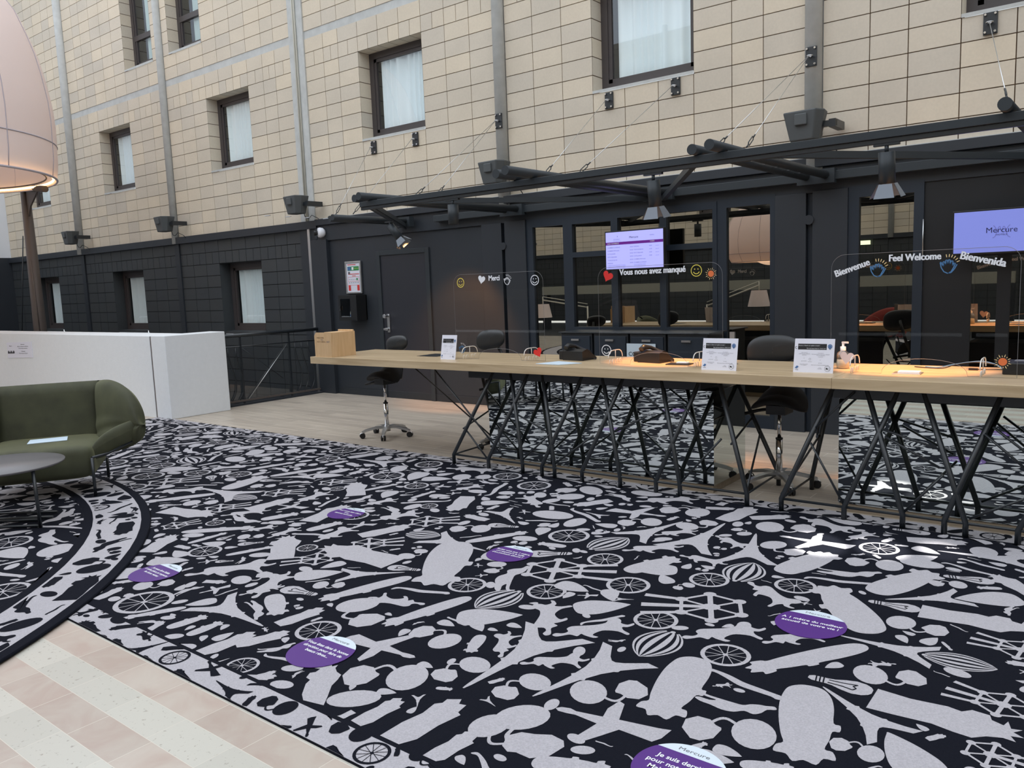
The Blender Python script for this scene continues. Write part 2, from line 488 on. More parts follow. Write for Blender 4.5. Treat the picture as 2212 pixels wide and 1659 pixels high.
def strip(mb, p, q, w_, fn, w2=None):
    ZJ[0] = (ZJ[0] + 1) % 32
    w2 = w_ if w2 is None else w2
    dx, dy = q[0] - p[0], q[1] - p[1]; L = math.hypot(dx, dy) or 1e-9
    nx, ny = -dy / L / 2, dx / L / 2
    mb.quad(fn(p[0] + nx * w_, p[1] + ny * w_), fn(q[0] + nx * w2, q[1] + ny * w2), fn(q[0] - nx * w2, q[1] - ny * w2), fn(p[0] - nx * w_, p[1] - ny * w_))

# ================================================================== FACADES
PIPES = [(-17.68, .17), (-13.935, .135), (-10.14, .33), (-6.30, .15), (-2.57, .155), (1.2, .15), (5.0, .15)]
WINX = {0: (-20.16, -18.95), 1: (-16.47, -15.255), 2: (-12.64, -11.435), 3: (-8.82, -7.60), 4: (-5.0, -3.787), 5: (-1.358, -0.15), 6: (2.45, 3.66)}
TALLX = {1: (-15.24, -14.23), 2: (-13.67, -12.66), 3: (-7.6, -6.6), 4: (-6.02, -5.01)}
PITCH = 0.2023
def bays(x0, x1):
    e = [x0]
    for px, pw in PIPES: e += [px - pw / 2, px + pw / 2]
    e.append(x1)
    return [(e[2 * i], e[2 * i + 1]) for i in range(len(PIPES) + 1)]
def cols_for(i, a, b):
    if i not in WINX: 
        n = max(1, round((b - a) / 0.4)); return [a + (b - a) * k / n for k in range(n + 1)]
    w0, w1 = WINX[i]
    def split(p, q, mid):
        if q - p < 0.3: return [p]
        if i == 0 and q - p > 1.2: return [p, p + (q - p) / 3, p + 2 * (q - p) / 3]
        if mid: return [p, p + (q - p) * 0.36, p + (q - p) * 0.64]
        return [p, p + (q - p) / 3, p + 2 * (q - p) / 3]
    odd = i % 2 == 1
    return split(a, w0, odd) + split(w0, w1, False) + split(w1, b, not odd) + [b]

def make_facade(name_tile, name_black, f, x0, x1, ztop, wins, seed, black_to=-3.2, blackx1=None, low=True):
    """f(x, depth, z) -> world point.  wins: dict of window rectangles kind -> {bay: (x0, x1)}"""
    rnd = random.Random(seed)
    t = MB(); bk = MB(); t2 = MB()
    G = 0.009
    def cell(mb, xa, xb, za, zb, mt, mj):
        if xb - xa < 0.03 or zb - za < 0.02: return
        mb.use(mj, 0.49); d = 0.018
        mb.quad(f(xa, d, za), f(xb, d, za), f(xb, d, zb), f(xa, d, zb))
        mb.use(mt, rnd.random())
        g = G / 2; a, b, c, e = xa + g, xb - g, za + g, zb - g
        mb.quad(f(a, 0, c), f(b, 0, c), f(b, 0, e), f(a, 0, e))
        mb.quad(f(a, 0, c), f(a, 0, e), f(a, d, e), f(a, d, c)); mb.quad(f(b, 0, c), f(b, d, c), f(b, d, e), f(b, 0, e))
        mb.quad(f(a, 0, e), f(b, 0, e), f(b, d, e), f(a, d, e)); mb.quad(f(a, 0, c), f(a, d, c), f(b, d, c), f(b, 0, c))
    def rows(mb, zs, holes, mt, mj, half_row, xmax=None):
        for bi, (a, b) in enumerate(bays(x0, x1)):
            if b <= a: continue
            for ri in range(len(zs) - 1):
                zb, za = zs[ri], zs[ri + 1]
                cs = cols_for(bi, a, b)
                if ri == half_row:
                    c2 = []
                    for k in range(len(cs) - 1): c2 += [cs[k], (cs[k] + cs[k + 1]) / 2]
                    cs = c2 + [cs[-1]]
                h = holes.get(bi)
                if h and not (za >= h[3] - 0.01 or zb <= h[2] + 0.01):
                    cs = sorted(set([c for c in cs if not (h[0] - 0.05 < c < h[1] + 0.05)] + [h[0], h[1]]))
                    inside = lambda p, q: p >= h[0] - 1e-4 and q <= h[1] + 1e-4
                else: inside = lambda p, q: False
                for k in range(len(cs) - 1):
                    p, q = cs[k], cs[k + 1]
                    if xmax is not None and p >= xmax: continue
                    if xmax is not None: q = min(q, xmax)
                    if inside(p, q): continue
                    cell(mb, p, q, za, zb, mt, mj)
    mid = {k: (v[0], v[1], 3.622, 4.835) for k, v in wins.get('mid', {}).items()}
    tall = {k: (v[0], v[1], 5.75, 7.6) for k, v in wins.get('tall', {}).items()}
    lowh = {k: (v[0], v[1], 0.885, 2.095) for k, v in wins.get('low', {}).items()}
    zs = [5.24 - PITCH * n for n in range(14)]
    rows(t, zs, mid, M_tile, M_joint, 1)
    n2 = int((ztop - 5.345) / PITCH)
    zs2 = [5.345 + PITCH * n for n in range(n2 + 1)][::-1]
    # the second storey's concrete band sits at 8.2
    rows(t, [z for z in zs2 if z <= 8.2], tall, M_tile, M_joint, -1)
    rows(t, [z for z in zs2 if z >= 8.15], {}, M_tile, M_joint, -1)
    # reveals
    for h in list(mid.values()) + list(tall.values()):
        D = 0.20
        t.use(M_tile, 0.5)
        za, zb = h[2] + 0.028, h[3]
        t.use(M_joint, .49)
        for xx in (h[0] - .004, h[1] + .004): t.quad(f(xx, 0, h[2] - .01), f(xx, D + .02, h[2] - .01), f(xx, D + .02, h[3] + .01), f(xx, 0, h[3] + .01))
        k = zb
        while k > za + 0.02:
            k2 = max(za, k - PITCH); g = 0.005
            t.use(M_tile, rnd.random())
            t.quad(f(h[0], 0.0, k2 + g), f(h[0], D, k2 + g), f(h[0], D, k - g), f(h[0], 0.0, k - g))
            t.quad(f(h[1], 0.0, k2 + g), f(h[1], 0.0, k - g), f(h[1], D, k - g), f(h[1], D, k2 + g))
            t.use(M_joint, 0.49)
            t.quad(f(h[0] - .003, 0.0, k2 - g), f(h[0] - .003, D, k2 - g), f(h[0] - .003, D, k2 + g), f(h[0] - .003, 0.0, k2 + g))
            k = k2
        t.use(M_joint, .49).quad(f(h[0], 0, zb + .003), f(h[1], 0, zb + .003), f(h[1], D + .02, zb + .003), f(h[0], D + .02, zb + .003))
        nx = 6
        for i in range(nx):
            t.use(M_tile, rnd.random()); a = h[0] + (h[1] - h[0]) * i / nx + .004; b = h[0] + (h[1] - h[0]) * (i + 1) / nx - .004
            t.quad(f(a, 0, zb), f(b, 0, zb), f(b, D, zb), f(a, D, zb))
        t.use(M_concrete, 0.49); t.quad(f(h[0] - .0, -0.012, za), f(h[1], -0.012, za), f(h[1], D, za + .012), f(h[0], D, za + .012))
        t.quad(f(h[0], -0.012, za - .03), f(h[1], -0.012, za - .03), f(h[1], -0.012, za), f(h[0], -0.012, za))
    # concrete bands and posts
    t.use(M_concrete, 0.49)
    t.quad(f(x0, .008, 5.235), f(x1, .008, 5.235), f(x1, .008, 5.35), f(x0, .008, 5.35))
    t.quad(f(x0, .006, 5.235), f(x1, .006, 5.235), f(x1, .03, 5.225), f(x0, .03, 5.225))
    o = struct(t, name_tile)
    # black painted storey
    zsb = [2.50 - PITCH * n for n in range(int((2.50 - black_to) / PITCH) + 1)]
    rows(bk, zsb, lowh, M_btile, M_bjoint, 1, xmax=blackx1)
    for h in lowh.values():
        D = 0.2; bk.use(M_btile, 0.5)
        bk.quad(f(h[0], 0, h[2]), f(h[0], D, h[2]), f(h[0], D, h[3]), f(h[0], 0, h[3])); bk.quad(f(h[1], 0, h[2]), f(h[1], 0, h[3]), f(h[1], D, h[3]), f(h[1], D, h[2]))
        bk.quad(f(h[0], 0, h[3]), f(h[1], 0, h[3]), f(h[1], D, h[3]), f(h[0], D, h[3])); bk.quad(f(h[0], -.01, h[2] + .04), f(h[1], -.01, h[2] + .04), f(h[1], D, h[2] + .05), f(h[0], D, h[2] + .05))
        bk.quad(f(h[0], -.01, h[2]), f(h[1], -.01, h[2]), f(h[1], -.01, h[2] + .04), f(h[0], -.01, h[2] + .04))
    struct(bk, name_black)
    for px, pw in PIPES:
        if x0 < px < x1:
            t2.use(M_concrete).quad(f(px - pw / 2 - .01, .02, 2.5), f(px + pw / 2 + .01, .02, 2.5), f(px + pw / 2 + .01, .02, ztop), f(px - pw / 2 - .01, .02, ztop))
            if blackx1 is None or px < blackx1: t2.use(M_btile).quad(f(px - pw / 2 - .01, .02, black_to), f(px + pw / 2 + .01, .02, black_to), f(px + pw / 2 + .01, .02, 2.5), f(px - pw / 2 - .01, .02, 2.5))
    struct(t2, 'trim_%d' % (40 + seed))
    # window units
    def unit(h, kind, idx):
        x_0, x_1, za, zb = h
        za += 0.04
        fr = MB().use(M_winframe)
        D = 0.2; W = 0.085
        def bar(a, b, c, d, dd=0.0, th=0.06):
            P = [f(a, D + dd, c), f(b, D + dd, c), f(b, D + dd, d), f(a, D + dd, d), f(a, D + dd + th, c), f(b, D + dd + th, c), f(b, D + dd + th, d), f(a, D + dd + th, d)]
            n = len(fr.v); fr.v.extend(P)
            for q in ((0, 1, 2, 3), (4, 7, 6, 5), (0, 4, 5, 1), (1, 5, 6, 2), (2, 6, 7, 3), (3, 7, 4, 0)): fr.face(tuple(n + i for i in q))
        bar(x_0, x_0 + W, za, zb); bar(x_1 - W, x_1, za, zb); bar(x_0 + W, x_1 - W, za, za + W); bar(x_0 + W, x_1 - W, zb - W, zb)
        i0, i1, j0, j1 = x_0 + W, x_1 - W, za + W, zb - W
        if kind == 'tall':
            zm = za + 0.52
            bar(i0, i1, zm, zm + .09)
        w2 = 0.045
        bar(i0, i0 + w2, j0, j1, .012, .04); bar(i1 - w2, i1, j0, j1, .012, .04); bar(i0, i1, j0, j0 + w2, .012, .04); bar(i0, i1, j1 - w2, j1, .012, .04)
        root = struct(fr, 'window_%d' % idx)
        # room box behind
        rb = MB().use(M_dark); Q = 0.9
        for q in ([(x_0, .26, za), (x_0, Q, za), (x_0, Q, zb), (x_0, .26, zb)], [(x_1, .26, za), (x_1, .26, zb), (x_1, Q, zb), (x_1, Q, za)], [(x_0, Q, za), (x_1, Q, za), (x_1, Q, zb), (x_0, Q, zb)],
                  [(x_0, .26, zb), (x_0, Q, zb), (x_1, Q, zb), (x_1, .26, zb)], [(x_0, .26, za), (x_1, .26, za), (x_1, Q, za), (x_0, Q, za)]):
            rb.quad(*[f(*p) for p in q])
        rb.build('window_recess', None, root)
        g = MB().use(M_wglass); g.quad(f(i0, D + .03, j0), f(i1, D + .03, j0), f(i1, D + .03, j1), f(i0, D + .03, j1)); g.build('pane', None, root)
        cu = MB()
        c0 = i0 + (i1 - i0) * (0.10 if kind != 'tall' else 0.38); c1 = i1
        cm = {'mid': M_curtain, 'low': M_curtain, 'tall': M_curtaing}[kind]
        cu.use(cm)
        amp = 0.028 if kind != 'tall' else 0.0; fq = rnd.uniform(6.5, 8.5); ph = rnd.random() * 6
        cu.grid(lambda u, v: f(c0 + (c1 - c0) * u, D + .075 + amp * math.sin(2 * PI * fq * (u + 0.06 * math.sin(u * 9 + ph)) + ph), j0 + (j1 - j0) * v), 110 if amp else 2, 2)
        if amp:
            cu.build('curtain', None, root)
        else: cu.build('blind', None, root)
    lst = []
    for k, h in mid.items(): lst.append((h, 'mid'))
    for k, h in tall.items(): lst.append((h, 'tall'))
    for k, h in lowh.items(): lst.append((h, 'low'))
    for h, kd in lst:
        WCOUNT[0] += 1; unit(h, kd, WCOUNT[0])
WCOUNT = [0]
fb = lambda x, d, z: (x, 7.95 + d, z)
make_facade('wall_back', 'wall_back_lower', fb, -21.4, 9.0, 10.2,
            dict(mid={k: WINX[k] for k in (0, 1, 2, 3, 4, 5)}, tall={k: TALLX[k] for k in (1, 2)}, low={k: WINX[k] for k in (0, 1, 2)}), 3, blackx1=-10.12)
YO = -10.0
fo = lambda x, d, z: (-12.4 - x, YO - d, z)
make_facade('wall_front', 'wall_front_lower', fo, -21.4, 9.0, 10.2,
            dict(mid={k: WINX[k] for k in (1, 3, 5)}, low={k: WINX[k] for k in (2, 4)}), 5, black_to=-0.1)

mb = MB().use(M_black).box(-21.4, 9.0, YO - .02, YO + .06, 2.49, 2.62); struct(mb, 'trim_30')
# side walls
mb = MB().use(M_whiteroom); mb.box(-21.6, -21.4, -10.0, 8.2, 2.62, 10.2); mb.use(M_black); mb.box(-21.6, -21.4, -10.0, 8.2, -3.2, 2.62); struct(mb, 'wall_left')
mb = MB().use(M_tile); mb.box(9.0, 9.2, -10.0, 8.2, 2.6, 10.2); mb.use(M_black); mb.box(9.0, 9.2, -10.0, 8.2, -0.1, 2.6); struct(mb, 'wall_right')

# caps of the black storey, left part
mb = MB().use(M_black).box(-21.4, -9.9, 7.885, 7.97, 2.495, 2.612); struct(mb, 'trim_1')
mb = MB().use(M_black)
for px in (-17.68, -13.935): mb.box(px - .075, px + .075, 7.925, 7.97, -0.1, 2.515)
mb.box(-10.35, -9.98, 7.925, 7.97, -3.0, 2.515)
struct(mb, 'trim_2')
mb = MB().use(M_alu).box(-10.13, -10.075, 7.895, 7.925, -0.02, 2.53); struct(mb, 'trim_3')

# grey posts running up the facade (each is lifted off on its own)
for i, (px, pw) in enumerate(PIPES):
    wide = pw > .3
    mb = MB().use(M_concrete)
    if wide:
        mb.box(px - pw / 2, px + pw / 2, 7.93, 7.975, 2.61, 10.2)
        mb.use(M_lampwhite).tube([(px - .02, 7.915, 2.61), (px - .02, 7.915, 10.2)], .012, 8)
        mb.tube([(px + .02, 7.915, 2.61), (px + .02, 7.915, 10.2)], .012, 8)
    else:
        mb.use(M_concrete).tube([(px, 7.925, 2.5), (px, 7.925, 10.2)], pw / 2, 16)
        mb.box(px - pw / 2 - .02, px + pw / 2 + .02, 7.90, 7.97, 2.5, 2.56)
    nm = struct(mb, 'trim_%d' % (4 + i))
for i, (px, pw) in enumerate(PIPES[1:6]):
    mb = MB().use(M_concrete); X = -12.4 - px
    mb.tube([(X, YO + .02, 2.5), (X, YO + .02, 10.2)], .085, 12); struct(mb, 'trim_%d' % (20 + i))

# ================================================================== FLOORS
mb = MB().use(M_marble).box(-21.4, 9.0, -3.5, 1.6, -0.12, 0.0); mb.use(M_black2).box(-21.4, 9.0, -10.0, -3.5, -0.12, 0.0); struct(mb, 'floor')  # unseen far strip made black only to keep the kiosk reflections dark
mb = MB().use(M_plank).box(-21.4, 9.0, 1.6, 5.30, -0.12, -0.0005); mb.box(-10.07, 9.0, 5.30, 7.96, -0.12, -0.0005); struct(mb, 'floor_wood')
mb = MB().use(M_black); mb.box(-21.4, -10.07, 6.1, 8.2, -3.25, -3.15); mb.box(-10.09, -10.07, 6.1, 7.95, -3.2, -0.002); mb.box(-21.4, -10.07, 5.9, 6.1, -3.2, -0.1); struct(mb, 'floor_void')

# parapet
pp = MB().use(M_white).box(-21.4, -10.122, 5.27, 5.75, -0.1, 1.065); pp.use(M_bronze).box(-10.122, -10.088, 5.276, 5.7, 0.0, 1.06)
pp.use(M_white).box(-10.088, -9.74, 5.27, 6.12, 0.0, 1.068)
o = struct(pp, 'trim_12', bevel=0.008)

# ================================================================== CARPETS
MOTIFS = """wheel -2.41 3.09 -2.24 3.20;wheel -2.12 3.38 -1.93 3.50;wheel -1.79 3.08 -1.62 3.19;wheel -1.80 3.67 -1.63 3.78;wheel -1.39 2.93 -1.22 3.04;plec -2.09 3.04 -1.89 3.23;plec -1.91 3.76 -2.16 3.65;atom -2.63 3.33 -2.17 3.57;atom -1.40 3.49 -1.85 3.26;balloon -1.58 3.07 -1.59 2.78;balloon -1.60 3.77 -1.62 4.08;lion -2.00 2.74 -1.74 3.02;lion -1.52 3.03 -1.24 3.29;lion -2.02 2.73 -2.20 3.08;lion -1.54 3.80 -1.26 3.57;lion -1.96 2.45 -1.73 2.62;cat -1.26 2.63 -0.98 2.65;tower -1.76 2.27 -1.63 2.77;tower -2.02 2.17 -2.00 2.79;pair -1.66 2.37 -1.43 2.56;pair -1.77 2.18 -1.49 1.98;pair -1.80 2.42 -1.88 2.19;pair -0.92 2.52 -1.21 2.40;zep -1.39 2.90 -1.31 2.40;gondola -0.99 2.77 -1.32 2.84;plane -1.64 2.25 -1.22 2.30;big -1.51 1.93 -1.28 2.04;wheel -1.41 3.82 -1.24 3.93;zep -1.45 4.01 -1.35 4.44;cat -1.31 4.16 -1.01 4.24;gondola -1.01 4.10 -1.33 4.02;zep -0.99 3.98 -0.81 4.43;zep -0.87 3.51 -1.20 3.96;bulb -0.76 3.88 -0.98 3.87;bulb -0.54 4.43 -0.76 4.40;pair -0.64 4.32 -0.80 4.26;tower -0.92 3.93 -0.62 4.15;plec -0.41 4.26 -0.66 4.11;statue -0.76 3.88 -0.32 3.91;airship -0.66 3.42 -0.40 3.44;pair -0.86 3.70 -0.61 3.69;tower -0.98 3.42 -0.61 3.42;pair -0.84 3.11 -0.60 3.21;bulb -0.74 3.00 -0.97 2.99;tower -0.90 2.94 -0.60 2.73;zep -0.95 2.92 -0.80 2.42;statue -0.73 2.96 -0.27 2.96;atom -0.24 3.15 -0.53 3.18;atom -0.24 3.67 -0.53 3.69;atom -0.42 2.80 -0.18 2.79;pair -0.60 2.59 -0.77 2.59;plec -0.45 2.54 -0.63 2.75;lion -1.22 3.17 -1.02 3.39;big -0.96 2.30 -0.81 2.37;pair -0.95 4.43 -1.23 4.37;zlong -0.86 3.38 -1.18 2.91;gondola -0.55 4.53 -0.80 4.61;statue -0.36 4.34 -0.56 4.55;blob -0.99 4.52 -0.78 4.54;gondola -0.52 4.64 -0.74 4.72;bulb -3.28 2.96 -3.09 3.02;zep -3.25 3.50 -2.87 2.89;plec -3.61 2.57 -3.44 2.77;tower -3.14 2.95 -3.42 2.72;zlong -3.06 2.92 -3.22 2.43;pair -3.42 2.55 -3.27 2.64;bulb -3.52 2.43 -3.29 2.47;wheel -2.81 2.94 -2.64 3.05;gondola -2.72 2.86 -3.03 2.76;zlong -2.60 2.88 -2.72 2.40;lion -2.73 2.69 -3.04 2.62;pair -3.08 2.54 -2.77 2.36;balloon -2.44 3.08 -2.49 2.79;zep -3.49 2.35 -3.24 2.20;shard -3.15 2.13 -3.11 2.38;wheel -3.02 2.14 -2.84 2.25;plane -2.36 2.25 -2.77 2.23;shard -3.12 1.89 -3.02 2.11;cat -2.99 1.91 -2.89 2.04;blob -2.76 1.87 -2.68 1.92;statue -2.42 1.74 -2.61 2.01;pair -2.19 2.15 -2.50 1.98;pair -2.09 2.40 -2.17 2.16;pair -2.30 2.43 -2.57 2.46;lion -2.06 2.45 -2.17 2.68;shard -2.17 1.76 -2.15 1.98;shard -1.99 1.75 -1.95 2.10;shard -1.80 1.74 -1.77 1.96;pair -1.83 2.03 -1.56 1.99;shard -2.82 1.73 -2.71 1.81;blob -2.69 1.77 -2.59 1.80;cat -2.51 3.03 -2.67 3.37;lion -3.53 2.26 -3.67 2.62;wheel -4.14 4.92 -3.93 5.03;wheel -5.03 4.92 -4.81 5.04;wheel -4.55 4.32 -4.38 4.42;wheel -6.03 4.63 -5.83 4.74;wheel -5.01 3.95 -4.90 4.02;wheel -4.02 3.96 -3.91 4.03;wheel -4.01 2.89 -3.90 2.96;plec -4.59 4.56 -4.37 4.68;pair -4.41 4.73 -4.13 4.89;lion -4.68 4.94 -4.22 5.03;lion -4.12 4.39 -3.98 4.64;plane -4.36 4.43 -4.20 4.48;plec -4.16 4.20 -4.02 4.28;zlong -4.23 4.08 -4.22 4.33;zlong -4.72 4.05 -4.64 4.34;bulb -4.62 4.08 -4.54 4.19;bulb -4.37 4.10 -4.29 4.16;gondola -4.20 3.94 -3.92 4.18;cat -4.23 3.81 -3.97 3.71;lion -4.05 3.52 -3.86 3.84;plane -4.13 3.38 -3.95 3.48;shard -3.86 3.26 -3.73 3.59;atom -3.81 3.63 -3.55 3.86;balloon -3.64 3.45 -3.42 3.53;tower -2.99 3.46 -3.46 3.48;zlong -3.20 3.52 -3.00 3.88;bulb -3.31 3.87 -3.11 3.93;pair -3.24 3.81 -3.47 3.67;plec -3.69 4.24 -3.53 4.37;tower -3.18 3.98 -3.48 4.18;pair -3.33 3.10 -3.31 3.29;statue -3.30 3.02 -3.89 3.01;atom -3.67 2.91 -3.88 2.68;atom -3.77 3.09 -3.54 3.34;statue -3.93 2.70 -4.26 3.02;lion -4.01 3.02 -4.01 3.38;lion -4.34 2.91 -4.32 3.17;gondola -4.28 3.05 -3.99 3.18;zep -4.25 3.15 -4.20 3.40;zep -4.74 3.14 -4.64 3.38;tower -5.68 4.81 -5.20 4.84;pair -6.63 4.71 -6.33 4.87;plane -6.41 4.57 -6.09 4.68;plane -4.97 3.44 -4.70 3.49;lion -4.89 3.53 -4.90 3.90;atom -5.36 3.57 -5.12 3.81;shard -5.05 3.24 -5.01 3.62;cat -4.60 3.74 -4.53 3.99;lion -4.40 3.74 -4.28 4.01;statue -4.66 3.91 -4.98 4.21;atom -5.24 4.02 -5.02 4.24;bulb -5.76 3.84 -5.58 3.92;pair -5.66 3.68 -5.48 3.79;tower -5.76 3.94 -5.45 4.19;plec -5.48 4.17 -5.27 4.32;zep -5.73 4.49 -5.69 4.72;zlong -5.81 3.97 -5.63 4.44;pair -6.00 4.37 -5.81 4.47;zlong -6.22 4.02 -6.09 4.44;cat -6.08 4.16 -5.82 4.19;pair -6.49 4.34 -6.28 4.45;lion -5.23 4.32 -5.25 4.62;zep -5.62 4.66 -5.41 4.61;shard -5.79 4.81 -5.67 5.13;pair -5.55 4.94 -5.25 5.04;bulb -5.29 5.08 -5.19 5.17;plane -1.67 4.60 -1.25 4.60;pair -2.21 4.82 -2.54 4.75;pair -2.39 4.50 -2.62 4.33;tower -2.28 4.57 -2.41 4.10;tower -2.04 4.67 -2.04 4.07;pair -2.25 4.44 -2.10 4.67;lion -2.30 4.23 -2.10 4.43;lion -2.32 3.88 -2.04 4.11;lion -2.01 3.98 -1.73 3.96;tower -1.80 4.57 -1.65 4.06;pair -1.83 4.51 -1.95 4.61;lion -1.99 4.41 -1.76 4.26;pair -1.86 4.71 -1.53 4.84;pair -1.70 4.45 -1.45 4.34;zep -1.43 4.05 -1.31 4.45;balloon -2.49 3.80 -2.41 4.10;wheel -2.41 3.65 -2.24 3.76;wheel -1.22 4.61 -1.04 4.72;plane -2.42 4.62 -2.83 4.57;lion -2.77 4.83 -2.40 5.08;plec -2.75 4.97 -2.82 4.93;cat -3.05 4.90 -2.80 4.85;shard -2.29 4.93 -2.11 5.00;shard -2.08 4.72 -2.01 5.10;shard -1.95 4.86 -1.74 5.02;lion -1.70 5.04 -1.35 4.84;lion -1.32 4.72 -1.20 4.93;zep -2.13 3.60 -2.00 3.94;shard -1.04 4.91 -0.74 5.00;blob -1.35 4.92 -1.28 4.96;pair -0.72 4.88 -0.44 4.94;plec -0.99 4.52 -0.84 4.69;tower -0.86 4.79 -0.41 4.84;wheel -7.78 4.58 -7.58 4.69;wheel -7.59 3.80 -7.38 3.92;wheel -7.22 3.66 -7.01 3.77;wheel -6.93 3.36 -6.69 3.49;wheel -6.62 3.07 -6.41 3.19;wheel -6.61 3.66 -6.41 3.77;wheel -6.22 3.82 -6.03 3.93;wheel -7.21 3.06 -6.99 3.18;wheel -5.01 2.89 -4.90 2.96;wheel -4.54 2.49 -4.37 2.60;wheel -4.10 1.84 -3.85 1.99;wheel -8.83 4.85 -8.61 4.96;plec -6.95 3.62 -6.67 3.83;plec -6.92 3.04 -6.71 3.25;zep -5.75 3.50 -5.87 3.96;atom -6.54 3.25 -6.29 3.62;atom -7.24 3.27 -7.03 3.63;tower -6.02 3.42 -5.40 3.46;airship -5.52 3.41 -5.26 3.46;zlong -5.69 3.38 -5.96 2.94;lion -6.20 3.12 -5.87 3.40;bulb -5.75 2.95 -5.62 3.06;pair -5.65 3.09 -5.44 3.25;atom -5.34 3.06 -5.15 3.34;statue -5.60 2.92 -5.13 3.01;lion -5.08 3.04 -4.87 3.31;cat -5.00 3.13 -4.70 3.06;atom -5.17 2.65 -5.09 2.90;zlong -4.96 2.68 -4.62 3.01;blob -4.89 2.65 -4.76 2.72;zlong -4.69 2.57 -4.68 2.84;bulb -4.59 2.71 -4.59 2.84;lion -4.61 2.90 -4.49 3.10;statue -4.76 2.33 -4.94 2.63;pair -4.53 2.82 -4.40 2.93;bulb -4.39 2.73 -4.29 2.85;zlong -4.27 2.57 -4.16 2.83;blob -4.15 2.65 -4.04 2.73;plane -4.29 2.40 -4.24 2.50;bulb -4.22 2.47 -4.14 2.54;cat -4.08 2.52 -4.14 2.62;plec -4.57 2.25 -4.38 2.40;lion -4.16 2.24 -3.85 2.62;pair -3.84 2.33 -3.76 2.54;pair -4.24 1.99 -4.11 2.16;cat -3.92 2.05 -3.93 2.21;plane -3.84 2.14 -3.79 2.30;tower -3.19 2.08 -3.69 2.11;plec -3.67 2.14 -3.75 2.01;boy -3.52 2.22 -3.27 2.13;lion -3.63 2.24 -3.55 2.45;zlong -3.72 2.00 -3.86 1.75;pair -4.16 1.82 -4.13 1.94;shard -4.23 1.79 -4.28 1.96;zep -3.56 1.81 -3.53 2.00;zep -3.40 1.82 -3.40 2.00;shard -3.18 1.75 -3.15 2.02;blob -3.48 1.75 -3.41 1.81;cat -3.74 1.76 -3.64 1.84;shard -3.61 1.73 -3.65 1.85;wheel -2.98 1.75 -2.86 1.83;shard -2.79 1.75 -2.75 1.84"""
def catm(P, n=5):
    out = []; m = len(P)
    for i in range(m):
        a, b, c, d = P[i - 1], P[i], P[(i + 1) % m], P[(i + 2) % m]
        for k in range(n):
            t = k / n
            out.append(tuple(0.5 * (2 * b[j] + (c[j] - a[j]) * t + (2 * a[j] - 5 * b[j] + 4 * c[j] - d[j]) * t * t + (3 * b[j] - a[j] - 3 * c[j] + d[j]) * t ** 3) for j in (0, 1)))
    return out
def mirror_y(P): return P + [(x, -y) for x, y in P[::-1]]
TOWER = mirror_y([(0, .006), (.06, .016), (.3, .035), (.42, .048), (.44, .075), (.47, .06), (.6, .085), (.70, .125), (.72, .15), (.75, .145), (.88, .22), (1.0, .31), (1.0, .20), (.92, .13), (.86, .075), (.82, .02)])
ZEP = [(0, 0), (.015, .07), (.06, .12), (.16, .155), (.30, .168), (.48, .165), (.50, .205), (.58, .20), (.59, .158), (.70, .14), (.81, .115), (.83, .16), (.92, .175), (.92, .11), (1.0, .07), (.97, .0), (1.0, -.06), (.93, -.10), (.92, -.17), (.84, -.16), (.80, -.12), (.7, -.14), (.5, -.163), (.3, -.168), (.15, -.15), (.06, -.12), (.012, -.06)]
LION = [(0, .02), (.05, .05), (.13, .03), (.2, .06), (.2, .12), (.27, .16), (.4, .15), (.55, .14), (.68, .16), (.74, .22), (.80, .25), (.87, .23), (.88, .17), (.86, .12), (.92, .07), (1.0, .09), (.99, .05), (.9, .02), (.84, .03), (.83, -.04), (.87, -.12), (.83, -.14), (.76, -.05), (.62, .0), (.52, -.02), (.45, -.07), (.5, -.12), (.44, -.13), (.36, -.06), (.33, -.02), (.27, -.06), (.2, -.01), (.1, -.02), (.03, -.02)]
CAT = [(0, .09), (.1, .14), (.24, .16), (.4, .2), (.55, .18), (.66, .1), (.78, .12), (.86, .05), (.9, -.05), (1, -.1), (.96, -.16), (.86, -.13), (.78, -.12), (.68, -.08), (.6, -.02), (.45, -.02), (.28, -.03), (.1, -.05), (.02, -.10), (.02, -.04), (.12, .0), (.26, .02), (.18, .06), (.04, .05)]
HEX = [(.62, .06), (.66, .12), (.80, .17), (.90, .15), (1.0, .02), (.97, -.10), (.84, -.16), (.70, -.13), (.64, -.06), (.58, -.03), (.58, .0)]
STATUE = [(0, .15), (.25, .13), (.5, .16), (.6, .14), (.66, .2), (.78, .19), (.8, .13), (.88, .1), (.9, .17), (.93, .08), (1.0, .10), (.95, .04), (1.02, .0), (.94, -.02), (.98, -.08), (.9, -.07), (.8, -.11), (.72, -.18), (.6, -.17), (.45, -.14), (.2, -.16), (0, -.17)]
SHARD = [(0, .14), (.3, .17), (.55, .15), (.75, .2), (.82, .15), (.9, .17), (1, .05), (.92, .0), (.95, -.08), (.8, -.12), (.78, -.18), (.5, -.16), (.2, -.19), (0, -.13)]
PLEC = [(0, .03), (.03, .17), (.15, .24), (.35, .26), (.6, .2), (.82, .11), (.97, .02), (1.0, 0), (.97, -.03), (.8, -.12), (.6, -.2), (.35, -.26), (.15, -.24), (.03, -.16)]
GOND = [(0, .02), (.05, .05), (.12, .04), (.3, .06), (.5, .075), (.7, .04), (.88, .02), (.97, .07), (1.0, .06), (.96, -.01), (.85, -.03), (.68, -.03), (.5, -.01), (.3, -.02), (.12, -.03), (.04, -.03)]
